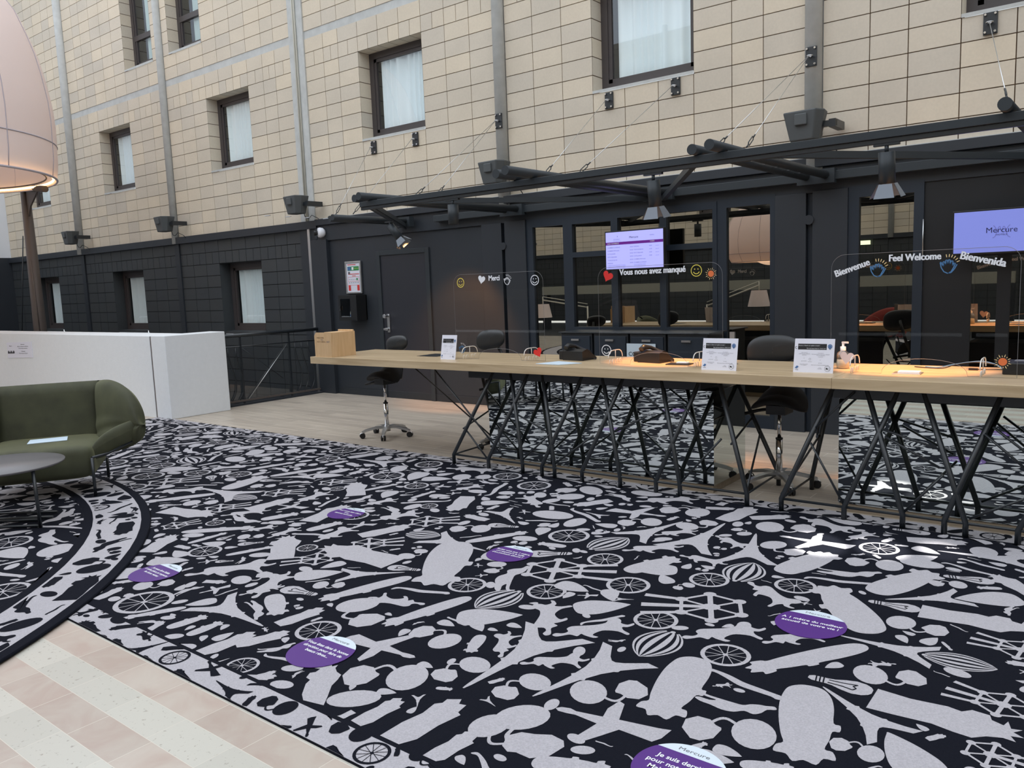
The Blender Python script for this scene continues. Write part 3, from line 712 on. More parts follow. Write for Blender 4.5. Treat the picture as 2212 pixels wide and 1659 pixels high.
PLANE = [(0, .0), (.04, .04), (.12, .055), (.18, .035), (.42, .06), (.40, .2), (.44, .36), (.50, .33), (.56, .08), (.9, .11), (1.0, .13), (.97, -.02), (.92, -.10), (.62, -.06), (.52, -.22), (.40, -.40), (.34, -.36), (.42, -.06), (.2, -.02), (.12, -.03), (.04, -.03)]
def motif(mb, kind, T, light, dark):
    """draw one motif; T(u, v, lift) maps unit coordinates onto the carpet"""
    fn = lambda u, v: T(u, v, 0)
    f2 = lambda u, v: T(u, v, 1)
    mb.use(light)
    if kind == 'wheel':
        ring(mb, .5, 0, .41, .5, fn, 28); mb.poly(circle(.5, 0, .055, n=10), fn)
        for k in range(12):
            a = 2 * PI * k / 12 + .2; b = a + (.55 if k % 2 else -.55)
            strip(mb, (.5 + .04 * math.cos(b), .04 * math.sin(b)), (.5 + .42 * math.cos(a), .42 * math.sin(a)), .018, fn)
    elif kind == 'tower': mb.poly(TOWER, fn)
    elif kind in ('zep', 'big'): mb.poly(catm(ZEP, 3), fn)
    elif kind == 'zlong': mb.poly(catm([(x, y * .55) for x, y in ZEP], 3), fn)
    elif kind == 'lion': mb.poly(catm(LION, 3), fn)
    elif kind == 'cat': mb.poly(catm(CAT, 3), fn)
    elif kind == 'boy': mb.poly(catm([(x, y * .8) for x, y in CAT], 3), fn)
    elif kind == 'pair':
        mb.poly(circle(.24, 0, .235, .2, n=22), fn); mb.poly(HEX, fn)
        for i in range(8):
            a, b = i / 8, (i + 1) / 8
            h = lambda t: (.42 + .26 * t, -.10 - .07 * math.sin(PI * t))
            strip(mb, h(a), h(b), .035, fn)
    elif kind == 'statue': mb.poly(STATUE, fn)
    elif kind == 'shard': mb.poly(SHARD, fn)
    elif kind == 'plec': mb.poly(catm(PLEC, 4), fn)
    elif kind == 'blob': mb.poly(circle(.5, 0, .5, .3, n=20), fn)
    elif kind == 'gondola': mb.poly(catm(GOND, 3), fn)
    elif kind == 'plane': mb.poly(PLANE, fn)
    elif kind == 'bulb':
        B = mirror_y([(.0, .06), (.04, .13), (.13, .19), (.28, .215), (.45, .17), (.6, .105), (.7, .09), (.93, .085), (1.0, .04)])
        mb.poly(B, fn)
        mb.use(dark)
        for x in (.74, .80, .86): strip(mb, (x, .09), (x + .03, -.09), .022, f2)
        pts = [(.68, .05), (.45, .06), (.28, .10), (.24, .03), (.3, -.02), (.24, -.09), (.45, -.05), (.68, -.04)]
        for a, b in zip(pts, pts[1:]): strip(mb, a, b, .022, f2)
    elif kind in ('balloon', 'airship'):
        wd = .50 if kind == 'balloon' else .30
        prof = lambda u: wd * (math.sin(PI * min(1, u ** .62)) ** .8 if 0 < u < 1 else 0.0) * (.35 + .65 * u) if kind == 'balloon' else wd * math.sin(PI * min(1, u)) ** .75 * .9 if 0 < u < 1 else 0.0
        N = 16; K = 6
        for k in range(K):
            s0 = -1 + 2 * (k + .22) / K; s1 = -1 + 2 * (k + .78) / K
            q0, q1 = math.sin(s0 * PI / 2), math.sin(s1 * PI / 2)
            for i in range(N):
                a, b = .06 + .94 * i / N, .06 + .94 * (i + 1) / N
                mb.quad(fn(a, q0 * prof(a)), fn(b, q0 * prof(b)), fn(b, q1 * prof(b)), fn(a, q1 * prof(a)))
        for s in (-1, 1):
            for i in range(N):
                a, b = .04 + .96 * i / N, .04 + .96 * (i + 1) / N
                strip(mb, (a, s * prof(a)), (b, s * prof(b)), .022, fn)
        mb.poly(circle(.035, 0, .04, n=8), fn)
    elif kind == 'atom':
        c = (.36, 0); N = []
        for k in range(6): N.append((c[0] + .31 * math.cos(k * PI / 3 + .5), .31 * math.sin(k * PI / 3 + .5)))
        for k in range(6):
            strip(mb, N[k], N[(k + 1) % 6], .035, fn); strip(mb, c, N[k], .05 if k % 3 == 1 else .03, fn)
        for n_ in N: mb.poly(circle(n_[0], n_[1], .062, .055, n=12), fn)
        mb.poly(circle(c[0], c[1], .09, .075, n=12), fn)
        strip(mb, N[0], (1.0, .20), .05, fn, .07); strip(mb, c, (1.0, .0), .06, fn, .085); strip(mb, N[5], (.97, -.24), .05, fn, .07)
ASP = {'tower': 1.0, 'zep': 1.05, 'zlong': 1.0, 'lion': 1.25, 'cat': 1.1, 'pair': 1.5, 'statue': 1.1, 'plec': 1.15, 'atom': 1.0, 'wheel': 1.0, 'gondola': 1.2, 'bulb': 1.05, 'balloon': 1.1, 'plane': 1.0}
def place(mb, kind, ax, ay, bx, by, z, light, dark, flip=1, clip=None, asp=None):
    L = math.hypot(bx - ax, by - ay); c, s = (bx - ax) / L, (by - ay) / L
    k = (asp or ASP.get(kind, 1.0)) * L * flip
    def T(u, v, lift):
        x = ax + c * u * L - s * v * k; y = ay + s * u * L + c * v * k
        if clip: x, y = clip(x, y)
        return (x, y, z + (.0012 if lift else 0.0) + ZJ[0] * 1.6e-5)
    motif(mb, kind, T, light, dark)
rnd = random.Random(11)
CZ = 0.008
car = MB().use(M_cdark); car.box(-10.07, 6.0, 1.595, 5.285, 0.0, CZ)
occ = set(); GS = 0.03
def cells_of(kind, ax, ay, bx, by, pad=.0):
    L = math.hypot(bx - ax, by - ay); wd = {'wheel': .5, 'tower': .15, 'zep': .19, 'zlong': .11, 'lion': .16, 'pair': .2, 'cat': .15, 'statue': .17, 'shard': .17, 'plec': .24, 'atom': .30, 'bulb': .18, 'balloon': .36, 'airship': .25, 'plane': .22, 'gondola': .05, 'blob': .28}.get(kind, .2) * L + pad
    c, s = (bx - ax) / L, (by - ay) / L; out = set()
    nu = max(2, int(L / GS * 1.3)); nv = max(1, int(wd / GS * 1.3))
    for i in range(nu + 1):
        for j in range(-nv, nv + 1):
            u = (L + 2 * pad) * i / nu - pad; v = wd * j / nv
            if kind == 'tower': v *= (.25 + 1.6 * (i / nu) ** 2)
            if kind in ('wheel', 'plec', 'blob', 'balloon') and (2 * i / nu - 1) ** 2 + (j / nv) ** 2 > 1.05: continue
            out.add((int((ax + c * u - s * v) // GS), int((ay + s * u + c * v) // GS)))
    return out
YA, YB = 1.755, 5.115
clipf = lambda x, y: (max(-10.03, min(5.97, x)), max(YA, min(YB, y)))
k_i = 0
for it in MOTIFS.split(';'):
    kd, a, b, c, d = it.split(); a, b, c, d = map(float, (a, b, c, d))
    if math.hypot(c - a, d - b) < .05: continue
    place(car, kd, a, b, c, d, CZ + .0011 + .00001 * (k_i % 9), M_clight, M_cdark, flip=rnd.choice((1, -1)) if kd in ('cat',) else 1, clip=clipf)
    k_i += 1
    occ |= cells_of(kd, a, b, c, d)
KIN = ['zep', 'zlong', 'tower', 'wheel', 'wheel', 'lion', 'pair', 'pair', 'cat', 'statue', 'shard', 'plec', 'atom', 'bulb', 'balloon', 'plane', 'gondola', 'blob']
def fill(mb, x0, x1, y0, y1, sizes, tries, z, test=lambda x, y: True, pad=.001, clip=clipf, light=M_clight, dark=M_cdark, kin=KIN, occ=occ, tol=.12, test2=None):
    ksm = [k for k in kin if k not in ('wheel', 'balloon', 'atom', 'bulb')] if kin is KIN else kin
    for (s0, s1), n in zip(sizes, tries):
        for _ in range(n):
            kd = rnd.choice(kin if s1 > .25 else ksm); L = rnd.uniform(s0, s1) * (.75 if kd in ('wheel', 'plec', 'bulb', 'blob') else 1.25 if kd in ('tower', 'zlong', 'statue') else 1)
            a = rnd.uniform(0, 2 * PI); x, y = rnd.uniform(x0, x1), rnd.uniform(y0, y1)
            bx, by = x + L * math.cos(a), y + L * math.sin(a)
            if not (y0 - tol < by < y1 + tol and x0 < bx < x1) or not test(x, y) or (test2 and not test2(bx, by)): continue
            cs = cells_of(kd, x, y, bx, by, pad)
            if cs & occ: continue
            occ |= cs
            place(mb, kd, x, y, bx, by, z, light, dark, flip=rnd.choice((1, -1)), clip=clip)
fill(car, -10.0, 1.5, YA + .02, YB - .02, [(.34, .42), (.26, .32), (.17, .23), (.10, .15), (.06, .09)], [6000, 14000, 22000, 30000, 26000], CZ + .0011)
# light borders with dark silhouettes along both long edges
for y0, y1 in ((1.597, 1.735), (5.135, 5.283)):
    car.use(M_clight); car.quad((-10.05, y0, CZ + .0011), (6, y0, CZ + .0011), (6, y1, CZ + .0011), (-10.05, y1, CZ + .0011))
    ww = y1 - y0; occb = set(); clb = lambda x, y: (x, max(y0, min(y1, y)))
    for k in range(13):
        x = -9.49 + 1.2515 * k
        if y0 > 3: x += .08
        place(car, 'wheel', x - ww * .47, (y0 + y1) / 2, x + ww * .47, (y0 + y1) / 2, CZ + .0022, M_cdark, M_clight, clip=clb); occb |= cells_of('wheel', x - ww * .5, (y0 + y1) / 2, x + ww * .5, (y0 + y1) / 2)
    fill(car, -10, 2.0, y0 - .03, y1 + .03, [(.13, .18), (.08, .12), (.05, .07)], [4000, 5000, 5000], CZ + .0022, pad=.004, clip=clb, light=M_cdark, dark=M_clight, occ=occb, tol=.0, kin=['zep', 'lion', 'pair', 'cat', 'statue', 'shard', 'plane', 'blob', 'lion', 'tower'])
tag(car.build('patterned_carpet', up=.0082), 'long dark carpet with light grey silhouettes running beside the desk', 'carpet')

# round rug at the left
RC = (-7.3, -0.85); RR = 4.03; RI = 3.63; RZ = 0.022
rug = MB().use(M_cdark)
rug.lathe([(RR, 0.008), (RR + .003, RZ * .7), (RR - .005, RZ)], (RC[0], RC[1], 0), 160)
rug.poly(circle(RC[0], RC[1], RR - .005, n=160), lambda x, y: (x, y, RZ))
ang0, ang1 = R(10), R(110)
rug.use(M_clight)
N = 110
for i in range(N):
    a = -PI + 2 * PI * i / N; b = -PI + 2 * PI * (i + 1) / N
    rug.quad(*[(RC[0] + r * math.cos(t), RC[1] + r * math.sin(t), RZ + .0011) for r, t in ((RI + .035, a), (RR - .06, a), (RR - .06, b), (RI + .035, b))])
occr = set()
def clr(r0, r1):
    def f(x, y):
        dx, dy = x - RC[0], y - RC[1]; d = math.hypot(dx, dy) or 1e-6; k = max(r0, min(r1, d)) / d
        return RC[0] + dx * k, RC[1] + dy * k
    return f
inr = lambda x, y: RI + .06 < math.hypot(x - RC[0], y - RC[1]) < RR - .07
fill(rug, -8.5, -3.3, -1.0, 3.2, [(.22, .34), (.12, .2), (.07, .1)], [16000, 20000, 16000], RZ + .0022, test=inr, test2=inr, clip=clr(RI + .05, RR - .065), light=M_cdark, dark=M_clight, occ=occr, pad=.004)
inn = lambda x, y: math.hypot(x - RC[0], y - RC[1]) < RI + .02
occr = set()
fill(rug, -8.5, -3.7, -0.6, 2.8, [(.34, .42), (.2, .28), (.12, .16), (.07, .09)], [4000, 9000, 14000, 14000], RZ + .0011, test=inn, clip=clr(.1, RI - .025), occ=occr)
tag(rug.build('round_rug', up=.0221), 'round dark rug with light silhouettes under the coffee table and armchair', 'rug')

# floor stickers: purple discs with a white top segment
def sticker(cx, cy, r, ang, lines, label, top='Mercure', size=.062, group='purple floor stickers'):
    mb = MB().use(M_purple); Z = CZ + .003
    c, s = math.cos(ang), math.sin(ang)
    fz = lambda dz: (lambda u, v: (cx + c * u - s * v, cy + s * u + c * v, Z + dz))
    mb.poly(circle(0, 0, r, n=56), fz(.0018), fz(0.0))
    mb.use(M_swhite); a = math.acos(.60)
    mb.poly([(r * math.sin(t), r * math.cos(t)) for t in [-a + 2 * a * i / 20 for i in range(21)]][::-1], fz(.0022))
    mb.use(M_ink).text(top, lambda x, y: fz(.0028)(x, y + r * .70), r * .17, .0, sx=1.25)
    mb.use(M_wvinyl)
    n = len(lines)
    wmax = max(max(v[0] for v in text_geo(t, .02, 'CENTER')[0]) * 2 for t in lines)
    size = min(.031, r * 1.76 / wmax)
    for i, t in enumerate(lines):
        mb.text(t, lambda x, y, i=i: fz(.0028)(x, y + r * .08 + (n / 2 - .9 - i) * size * 1.15), size, .02)
    return tag(mb.build('floor_sticker'), label, 'sticker', group)

sticker(-1.117, 3.463, .15, 0.03, ['A 1 m\u00e8tre du meilleur', 'accueil de votre vie !'], 'purple round floor sticker with two lines of text, rightmost, below the sunlit patch')
sticker(-2.74, 2.06, .148, 0.02, ['Vous \u00eates dans la bonne', 'direction pour faire de', 'beaux r\u00eaves...'], 'purple round floor sticker near the marble, reading Vous \u00eates dans la bonne direction')
sticker(-4.34, 2.17, .14, -0.03, ['Je peux \u00eatre fid\u00e8le', '\u00e0 cette place je respecte', 'les bons gestes'], 'purple round floor sticker beside the edge of the round rug')
sticker(-2.835, 3.49, .135, 0.0, ['Saviez vous que 1 m\u00e8tre', 'correspond \u00e0 la taille', "d'un pingouin allong\u00e9 ?"], 'purple round floor sticker with three lines ending in a question mark, mid carpet')
sticker(-4.334, 3.55, .13, 0.0, ["Pour votre bien d'\u00eatre", 'avec', 'devenez accueillis'], 'purple round floor sticker farthest from the camera, left of middle')
sticker(-1.1, 2.155, .15, 0.0, ['Je suis derri\u00e8re', 'pour notre accueil', 'Mais je reste l\u00e0'], 'purple round floor sticker cut off by the bottom edge of the photo')

# ================================================================== BLACK KIOSK FRONT (right of the rail)
KY = 7.95
k = MB().use(M_black)
k.box(-10.075, 9.0, KY, KY + .12, 0.0, 2.34)                       # backing wall
k.box(-10.075, -6.02, KY - .012, KY, 0.10, 2.30)
k.use(M_black2).box(-10.075, -6.3, KY - .02, KY, 0.0, 0.10)
k.use(M_black).box(-10.05, -9.68, KY - .075, KY - .012, 0.0, 2.32)     # narrow raised panel at the corner
struct(k, 'wall_kiosk', bevel=0.003)
# fascia in two steps along the top
mb = MB().use(M_steel).box(-7.4, 9.0, 7.80, 7.95, 2.395, 2.475); struct(mb, 'trim_13', bevel=.004)
mb = MB().use(M_black).box(-9.9, 9.0, 7.86, 7.99, 2.53, 2.62); mb.use(M_black).box(-9.9, 9.0, 7.905, 7.99, 2.30, 2.53); struct(mb, 'trim_14', bevel=.004)
mb = MB().use(M_concrete).box(-9.9, 9.0, 7.93, 7.98, 2.62, 2.635); struct(mb, 'trim_15')

# tall raised fin panels with a round knob between each pair
def fins(a, b, c, d, i):
    m = MB().use(M_black); m.box(a, b, KY - .07, KY, 0.0, 2.305); m.box(c, d, KY - .07, KY, 0.0, 2.315)
    m.use(M_blueblk).box(b, c, KY - .02, KY, 0, 2.3)
    o = struct(m, 'wall_kiosk_panel', bevel=.003)
    kb = MB().use(M_black).cyl(((b + c) / 2 , KY - .02, 2.02 if i == 0 else 2.05), ((b + c) / 2, KY - .085, 2.02 if i == 0 else 2.05), .045, n=20); kb.build('knob', None, o)
fins(-6.655, -6.335, -6.285, -5.965, 0)
fins(-2.915, -2.615, -2.555, -2.235, 1)

# door with frame
d = MB().use(M_steel)
d.box(-8.66, -8.585, KY - .035, KY + .02, 0, 2.085); d.box(-7.70, -7.625, KY - .035, KY + .02, 0, 2.085); d.box(-8.585, -7.70, KY - .035, KY + .02, 2.02, 2.085)
door = struct(d, 'door_1', bevel=.003)
MB().use(mat('door_leaf', rgb(40, 42, 50), 0.45)).box(-8.585, -7.70, KY - .018, KY + .0, 0.005, 2.02).build('door_leaf', None, door)
h = MB().use(M_alu); h.box(-8.50, -8.45, KY - .035, KY - .014, 0.94, 1.20)
h.cyl((-8.475, KY - .03, 1.17), (-8.475, KY - .085, 1.17), .022, n=16); h.cyl((-8.475, KY - .03, .985), (-8.475, KY - .09, .985), .02, n=16); h.box(-8.52, -8.43, KY - .095, KY - .07, .972, 1.0)
h.use(M_chrome).cyl((-8.475, KY - .085, 1.17), (-8.475, KY - .115, 1.17), .03, n=16)
h.build('door_handle', None, door, bevel=.003)

# windows of the kiosk
def kwin(idx, x0, x1, z0, z1, panes, frame=M_blueblk, proud=.05, door_=False):
    m = MB().use(frame)
    y0, y1 = KY - proud, KY + .0
    xs = sorted(set([x0, x1] + [p[0] for p in panes] + [p[1] for p in panes]))
    zs = sorted(set([z0, z1] + [p[2] for p in panes] + [p[3] for p in panes]))
    for i in range(len(xs) - 1):
        for j in range(len(zs) - 1):
            cx, cz = (xs[i] + xs[i + 1]) / 2, (zs[j] + zs[j + 1]) / 2
            if any(p[0] < cx < p[1] and p[2] < cz < p[3] for p in panes): continue
            m.box(xs[i], xs[i + 1], y0, y1, zs[j], zs[j + 1])
    o = struct(m, ('door_%d' if door_ else 'window_%d') % idx)
    for p in panes:
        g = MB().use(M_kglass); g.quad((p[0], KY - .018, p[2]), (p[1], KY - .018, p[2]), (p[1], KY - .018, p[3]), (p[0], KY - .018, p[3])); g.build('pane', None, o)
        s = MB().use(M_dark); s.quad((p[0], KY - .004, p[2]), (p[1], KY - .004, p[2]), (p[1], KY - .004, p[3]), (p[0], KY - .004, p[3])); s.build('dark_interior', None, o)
    return o
kwin(31, -5.965, -5.36, 0.0, 2.31, [(-5.87, -5.43, .10, 2.215)])
kwin(32, -5.36, -3.52, 0.0, 2.31, [(-5.295, -4.775, 1.89, 2.21), (-4.69, -4.17, 1.89, 2.235), (-4.09, -3.567, 1.905, 2.235), (-5.295, -4.78, 1.028, 1.83), (-4.695, -4.175, 1.028, 1.83), (-4.10, -3.57, 1.028, 1.845)], proud=.06)
kwin(2, -3.52, -2.915, 0.0, 2.325, [(-3.42, -2.97, .13, 2.235)], door_=True)
kwin(33, -2.235, -1.60, 0.0, 2.325, [(-2.14, -1.68, .10, 2.22)])
o = kwin(34, -1.60, 9.0, 0.0, 2.325, [(-1.22, -1.03, .06, 1.64), (-.93, -.2, .06, 1.64), (-.14, .6, .06, 1.64), (.66, 3.0, .06, 1.64)], frame=mat('painted_recess_dark', rgb(20, 22, 26), .5), proud=.03)  # recess gloom and dark glass reflections painted in as solid black
hd = MB().use(M_alu).cyl((-1.60, 7.89, 1.98), (-1.60, 7.89, 1.64), .006, n=8); hd.build('pull_bar', None, o)

# low black drawer cabinets behind the desk
def cabinet(x0, x1, label):
    t = thing('drawer_cabinet', label, 'cabinet', ((x0 + x1) / 2, 7.62, 0), 0, 'black drawer cabinets along the kiosk window')
    w_ = (x1 - x0) / 2
    b = MB().use(M_black2).box(-w_, w_, -.16, .24, .02, .985); b.build('body', None, t, bevel=.004)
    dr = MB().use(M_blueblk).box(-w_ + .02, w_ - .02, -.178, -.162, .66, .955).build('drawer', None, t, bevel=.003)
    MB().use(M_alu).box(-.05, .05, -.195, -.179, .905, .925).build('handle', None, dr)
    MB().use(M_blueblk).box(-w_ + .02, w_ - .02, -.178, -.162, .06, .64).build('drawer', None, t, bevel=.003)
    return t
xs = [-5.20, -4.77, -4.32, -3.88, -3.42]
for i, n in enumerate(('leftmost of the black drawer cabinets under the kiosk window', 'second black drawer cabinet from the left, behind the left telephone', 'third black drawer cabinet, the one with the white paper notice on it', 'rightmost black drawer cabinet under the kiosk window')):
    cabinet(xs[i] + .012, xs[i + 1] - .012, n)
mb = MB().use(M_black2).box(-5.215, -3.405, 7.44, 7.87, .986, 1.0); tag(mb.build('cabinet_top', bevel=.003), 'thin black top board lying on the drawer cabinets', 'worktop')
mb = MB().use(M_paperb).box(-4.33, -3.99, 7.425, 7.43, .72, .885); mb.use(M_inkblk).text('COURRIER', lambda x, y: (-4.16 + x, 7.424, .755 + y), .062, .01)
tag(mb.build('paper_notice'), 'white paper notice with black lettering stuck on a black cabinet', 'notice')

# wall mounted things at the left of the door
cc = thing('dome_camera', 'white dome security camera at the top of the black wall corner', 'camera', (-9.77, 7.84, 2.42))
MB().use(M_wvinyl).lathe([(0.0, -.085), (.045, -.08), (.068, -.05), (.075, -.01), (.068, .02), (.0, .03)], n=24, M=Matrix.Rotation(R(90), 4, 'X') @ Matrix.Rotation(R(-25), 4, 'Y')).build('housing', None, cc)
MB().use(M_plastic).lathe([(0, -.052), (.018, -.048), (.034, -.034), (.042, -.012), (.042, .01)], (0, 0, 0), 20, M=Matrix.Translation((-.045, -.05, 0)) @ Matrix.Rotation(R(-40), 4, 'Z') @ Matrix.Rotation(R(-90), 4, 'X') @ Matrix.Rotation(PI, 4, 'X')).build('lens_dome', None, cc)
MB().use(M_wvinyl).cyl((0, .02, 0), (0, .105, 0), .05, n=20).build('mount', None, cc)

sg = thing('safety_poster', 'framed safety poster with green and red print above the black wall box', 'poster', (-9.155, 7.915, 1.735))
f = MB().use(M_alu)
for a in ((-.172, -.145, -.235, .235), (.145, .172, -.235, .235), (-.145, .145, .208, .235), (-.145, .145, -.235, -.208)): f.box(a[0], a[1], -.012, .018, a[2], a[3])
f.build('frame', None, sg, bevel=.006)
p = MB().use(M_paper).box(-.145, .145, 0, .01, -.208, .208)
def R2(mb, m, a, b, c, d, y=-.002): mb.use(m).quad((a, y, c), (b, y, c), (b, y, d), (a, y, d))
R2(p, M_redp, -.12, .06, .18, .19); R2(p, M_greenp, -.125, .125, .10, .16); R2(p, M_wvinyl, -.03, .01, .11, .15, -.003); R2(p, M_bluep, -.12, -.05, .105, .155, -.003)
p.use(M_yellow).text('DEFIBRILLATEUR', lambda x, y: (.072 + x, -.0035, .125 + y), .012, .01)
R2(p, M_redp, -.11, .125, .045, .055); R2(p, M_ink, -.115, -.07, .05, .085); R2(p, M_redp, -.03, .05, .02, .028)
for a in ((-.12, -.117, -.19, .01), (.117, .12, -.19, .01), (-.12, .12, -.055, -.052), (-.12, .12, .008, .011), (-.12, .12, -.112, -.109)): R2(p, M_redp, *a)
R2(p, M_redp, -.12, -.07, -.19, -.11, -.0025); R2(p, M_redp, .07, .12, -.19, -.11, -.0025); R2(p, M_greenp, .06, .09, -.04, -.01, -.0025)
for i in range(5): R2(p, M_ink, -.1 + .045 * i, -.08 + .045 * i, -.08, -.07); R2(p, M_ink, -.1 + .04 * i, -.075 + .04 * i, -.03, -.025)
p.build('sheet', None, sg)

bx = thing('wall_box', 'black wall box with a glazed door holding a small bottle', 'box', (-9.12, 7.75, 1.3))
b = MB().use(M_plastic); b.box(-.195, .195, .0, .185, -.183, -.175); b.box(-.195, .195, .0, .185, .175, .183); b.box(-.195, -.187, 0, .185, -.175, .175); b.box(.187, .195, 0, .185, -.175, .175); b.box(-.195, .195, .17, .185, -.175, .175)
b.build('body', None, bx)
dd = MB().use(M_plastic)
for a in ((-.195, -.155, -.183, .183), (.06, .195, -.183, .183), (-.155, .06, .13, .183), (-.155, .06, -.183, -.13)): dd.box(a[0], a[1], -.012, -.001, a[2], a[3])
dr = dd.build('door', None, bx)
MB().use(M_chrome).box(-.155, -.143, -.03, -.012, -.04, .03).build('latch', None, dr)
MB().use(M_wglass).quad((-.155, -.006, -.13), (.06, -.006, -.13), (.06, -.006, .13), (-.155, -.006, .13)).build('pane', None, dr)
bt = MB().use(M_lampwhite).lathe([(0, 0), (.032, 0), (.034, .08), (.03, .12), (.012, .14), (.012, .17), (0, .17)], n=16); bt.use(M_bluep).lathe([(.0345, .03), (.0345, .08)], n=16)
tag(bt.build('small_bottle', loc=(-9.115, 7.82, 1.126)), 'small white bottle standing inside the black wall box', 'bottle')

# ================================================================== SCREENS
def tv(x0, x1, z0, z1, y, label, draw):
    cx, cz = (x0 + x1) / 2, (z0 + z1) / 2; w_, h_ = (x1 - x0) / 2, (z1 - z0) / 2
    t = thing('wall_screen', label, 'screen', (cx, y, cz))
    MB().use(M_plastic).box(-w_ - .012, w_ + .012, -.005, .04, -h_ - .014, h_ + .014).build('casing', None, t, bevel=.004)
    d = MB(); draw(d, w_, h_); d.build('display', None, t)
    b = MB().use(M_plastic).box(-.12, .12, .04, .06, -.1, .1); b.box(-.03, .03, .06, KY - y - .06, -.04, .04); b.build('bracket', None, t)
    return t
def draw1(d, w_, h_):
    Y = -.0065
    q = lambda m, a, b, c, e, y=Y: d.use(m).quad((a, y, c), (b, y, c), (b, y, e), (a, y, e))
    q(M_scr1, -w_, w_, -h_, h_)
    Z = lambda t: h_ - t * 2 * h_
    q(M_scrp, -w_, w_, Z(.345), Z(.27), Y - .001)
    tx = lambda s, x, t, sz, m=M_scrt, al='CENTER', bo=.01: d.use(m).text(s, lambda a, b: (x + a, Y - .0015, Z(t) + b), sz, bo, al)
    tx('Mercure', 0, .19, .032, M_scr2t, 'CENTER', 0); tx('RESTAURANT', -.21, .21, .013); tx('ouvert tous les jours', -.21, .245, .011); tx('GENERAL', .22, .15, .013); tx('Y', -.2, .14, .02, M_scr2t)
    tx('NOS CHAMBRES', -w_ + .02, .325, .02, M_wvinyl, 'LEFT'); tx('TARIFS', .22, .318, .018, M_wvinyl)
    ws = ['CHAMBRE CLASSIQUE', 'CHAMBRE PRIVILEGE', 'SUITE JUNIOR', 'PETIT DEJEUNER', 'TAXE DE SEJOUR', 'PARKING']
    for i in range(6):
        t = .43 + .085 * i
        tx(ws[i], -w_ + .02, t, .016, M_scrt, 'LEFT'); tx('%d,00' % (189 + 20 * i), -.03, t, .015); tx(ws[-1 - i], .0, t, .015, M_scrt, 'LEFT'); 
        if i < 4: tx('%d,00' % (20 + i), .20, t, .015); tx('par jour', .28, t, .012)
    for i in range(4): tx('conditions et horaires disponibles a la reception', -w_ + .02, .90 + .025 * i, .0115, M_scrt, 'LEFT', 0)
    for i in range(3): tx('service compris taxes incluses', .0, .90 + .025 * i, .0115, M_scrt, 'LEFT', 0)
tv(-4.722, -4.025, 1.672, 2.068, 7.70, 'lit wall screen showing a price list with a purple band', draw1)
def draw2(d, w_, h_):
    Y = -.0065
    d.use(M_scr2).quad((-w_, Y, -h_), (w_, Y, -h_), (w_, Y, h_), (-w_, Y, h_))
    fn = lambda x, z: (x, Y - .001, z)
    d.use(M_scr2g)
    for s in (-1, 1):
        P = [(s * .058, .045), (s * .045, .03), (s * .03, .0), (s * .045, -.045), (s * .062, -.055)]
        for a, b in zip(P, P[1:]): strip(d, a, b, .006, fn)
        P = [(s * .003, .0), (s * .012, .035), (s * .022, .03), (s * .03, -.01)]
        for a, b in zip(P, P[1:]): strip(d, a, b, .006, fn)
    d.use(M_scr2t).text('Mercure', lambda x, z: (x, Y - .002, z - .012), .062, .0, sx=1.05)
    d.text('HOTELS', lambda x, z: (x, Y - .002, z - .036), .018, .004, sx=1.2)
tv(-1.325, -0.635, 1.665, 2.0, 7.70, 'lit wall screen with blue background and dark logo at the right edge', draw2)

# ================================================================== STEEL CANOPY FRAME
PZ = 2.44
def pipe_pair(X, y0, label):
    t = thing('canopy_beam', label, 'beam', (X, 7.8, PZ), 0, 'twin pipes of the steel canopy')
    for s in (-.088, .088):
        p = MB().use(M_steel); L = y0 - 7.8 + (.05 if s < 0 else -.05)
        p.cyl((s, 0, 0), (s, L, 0), .037, n=20); p.build('pipe', None, t)
    r = MB().use(M_chrome)
    for i in range(7): r.box(-.05, .05, -.45 - .28 * i - .012, -.45 - .28 * i + .012, -.012, -.006)
    r.build('rung', None, t)
    MB().use(M_steel).box(-.17, .17, -.045, .04, -.075, .055).build('end_plate', None, t)
    return t
PX = [(-7.963, 6.58), (-6.08, 5.35), (-4.117, 5.14), (-2.49, 5.32), (-.60, 5.30)]
for (X, y), lb in zip(PX, ('short pair of dark pipes at the far left end of the steel canopy', 'pair of dark pipes at the left end of the front canopy rail', 'pair of dark pipes crossing above the left hanging spotlight', 'pair of dark pipes crossing the canopy rail beside the wide grey post', 'pair of dark pipes at the right edge of the photo')):
    pipe_pair(X, y, lb)
BY = 5.45
b = MB().use(M_steel).box(-6.12, 1.6, BY - .03, BY + .03, 2.352, 2.402); b.use(M_legs).box(-6.12, 1.6, BY - .016, BY + .016, 2.322, 2.352)
tag(b.build('canopy_rail', bevel=.003), 'long dark front rail of the steel canopy carrying the spotlights', 'rail')
def flat(a, b_, label, track=False, z=2.385):
    m = MB().use(M_steel); A, B = Vector((a[0], a[1], z)), Vector((b_[0], b_[1], z)); dvec = (B - A); L = dvec.length
    M = Matrix.Translation(A) @ dvec.to_track_quat('X', 'Z').to_matrix().to_4x4()
    m.box(0, L, -.022, .022, -.03, .02, M)
    if track: m.use(M_legs).box(0, L, -.014, .014, -.055, -.03, M)
    tag(m.build('canopy_brace'), label, 'brace', 'diagonal braces of the steel canopy')
flat((-6.05, 5.5), (-7.88, 7.76), 'short diagonal brace at the left end of the canopy carrying a tilted spotlight', True)
flat((-5.95, 5.5), (-4.22, 7.76), 'long diagonal brace from the left front corner of the canopy', z=2.40)
flat((-4.05, 7.76), (-2.60, 5.5), 'diagonal brace rising right behind the left hanging spotlight')
flat((-2.38, 5.5), (-.70, 7.76), 'diagonal brace behind the right hanging spotlight', z=2.40)

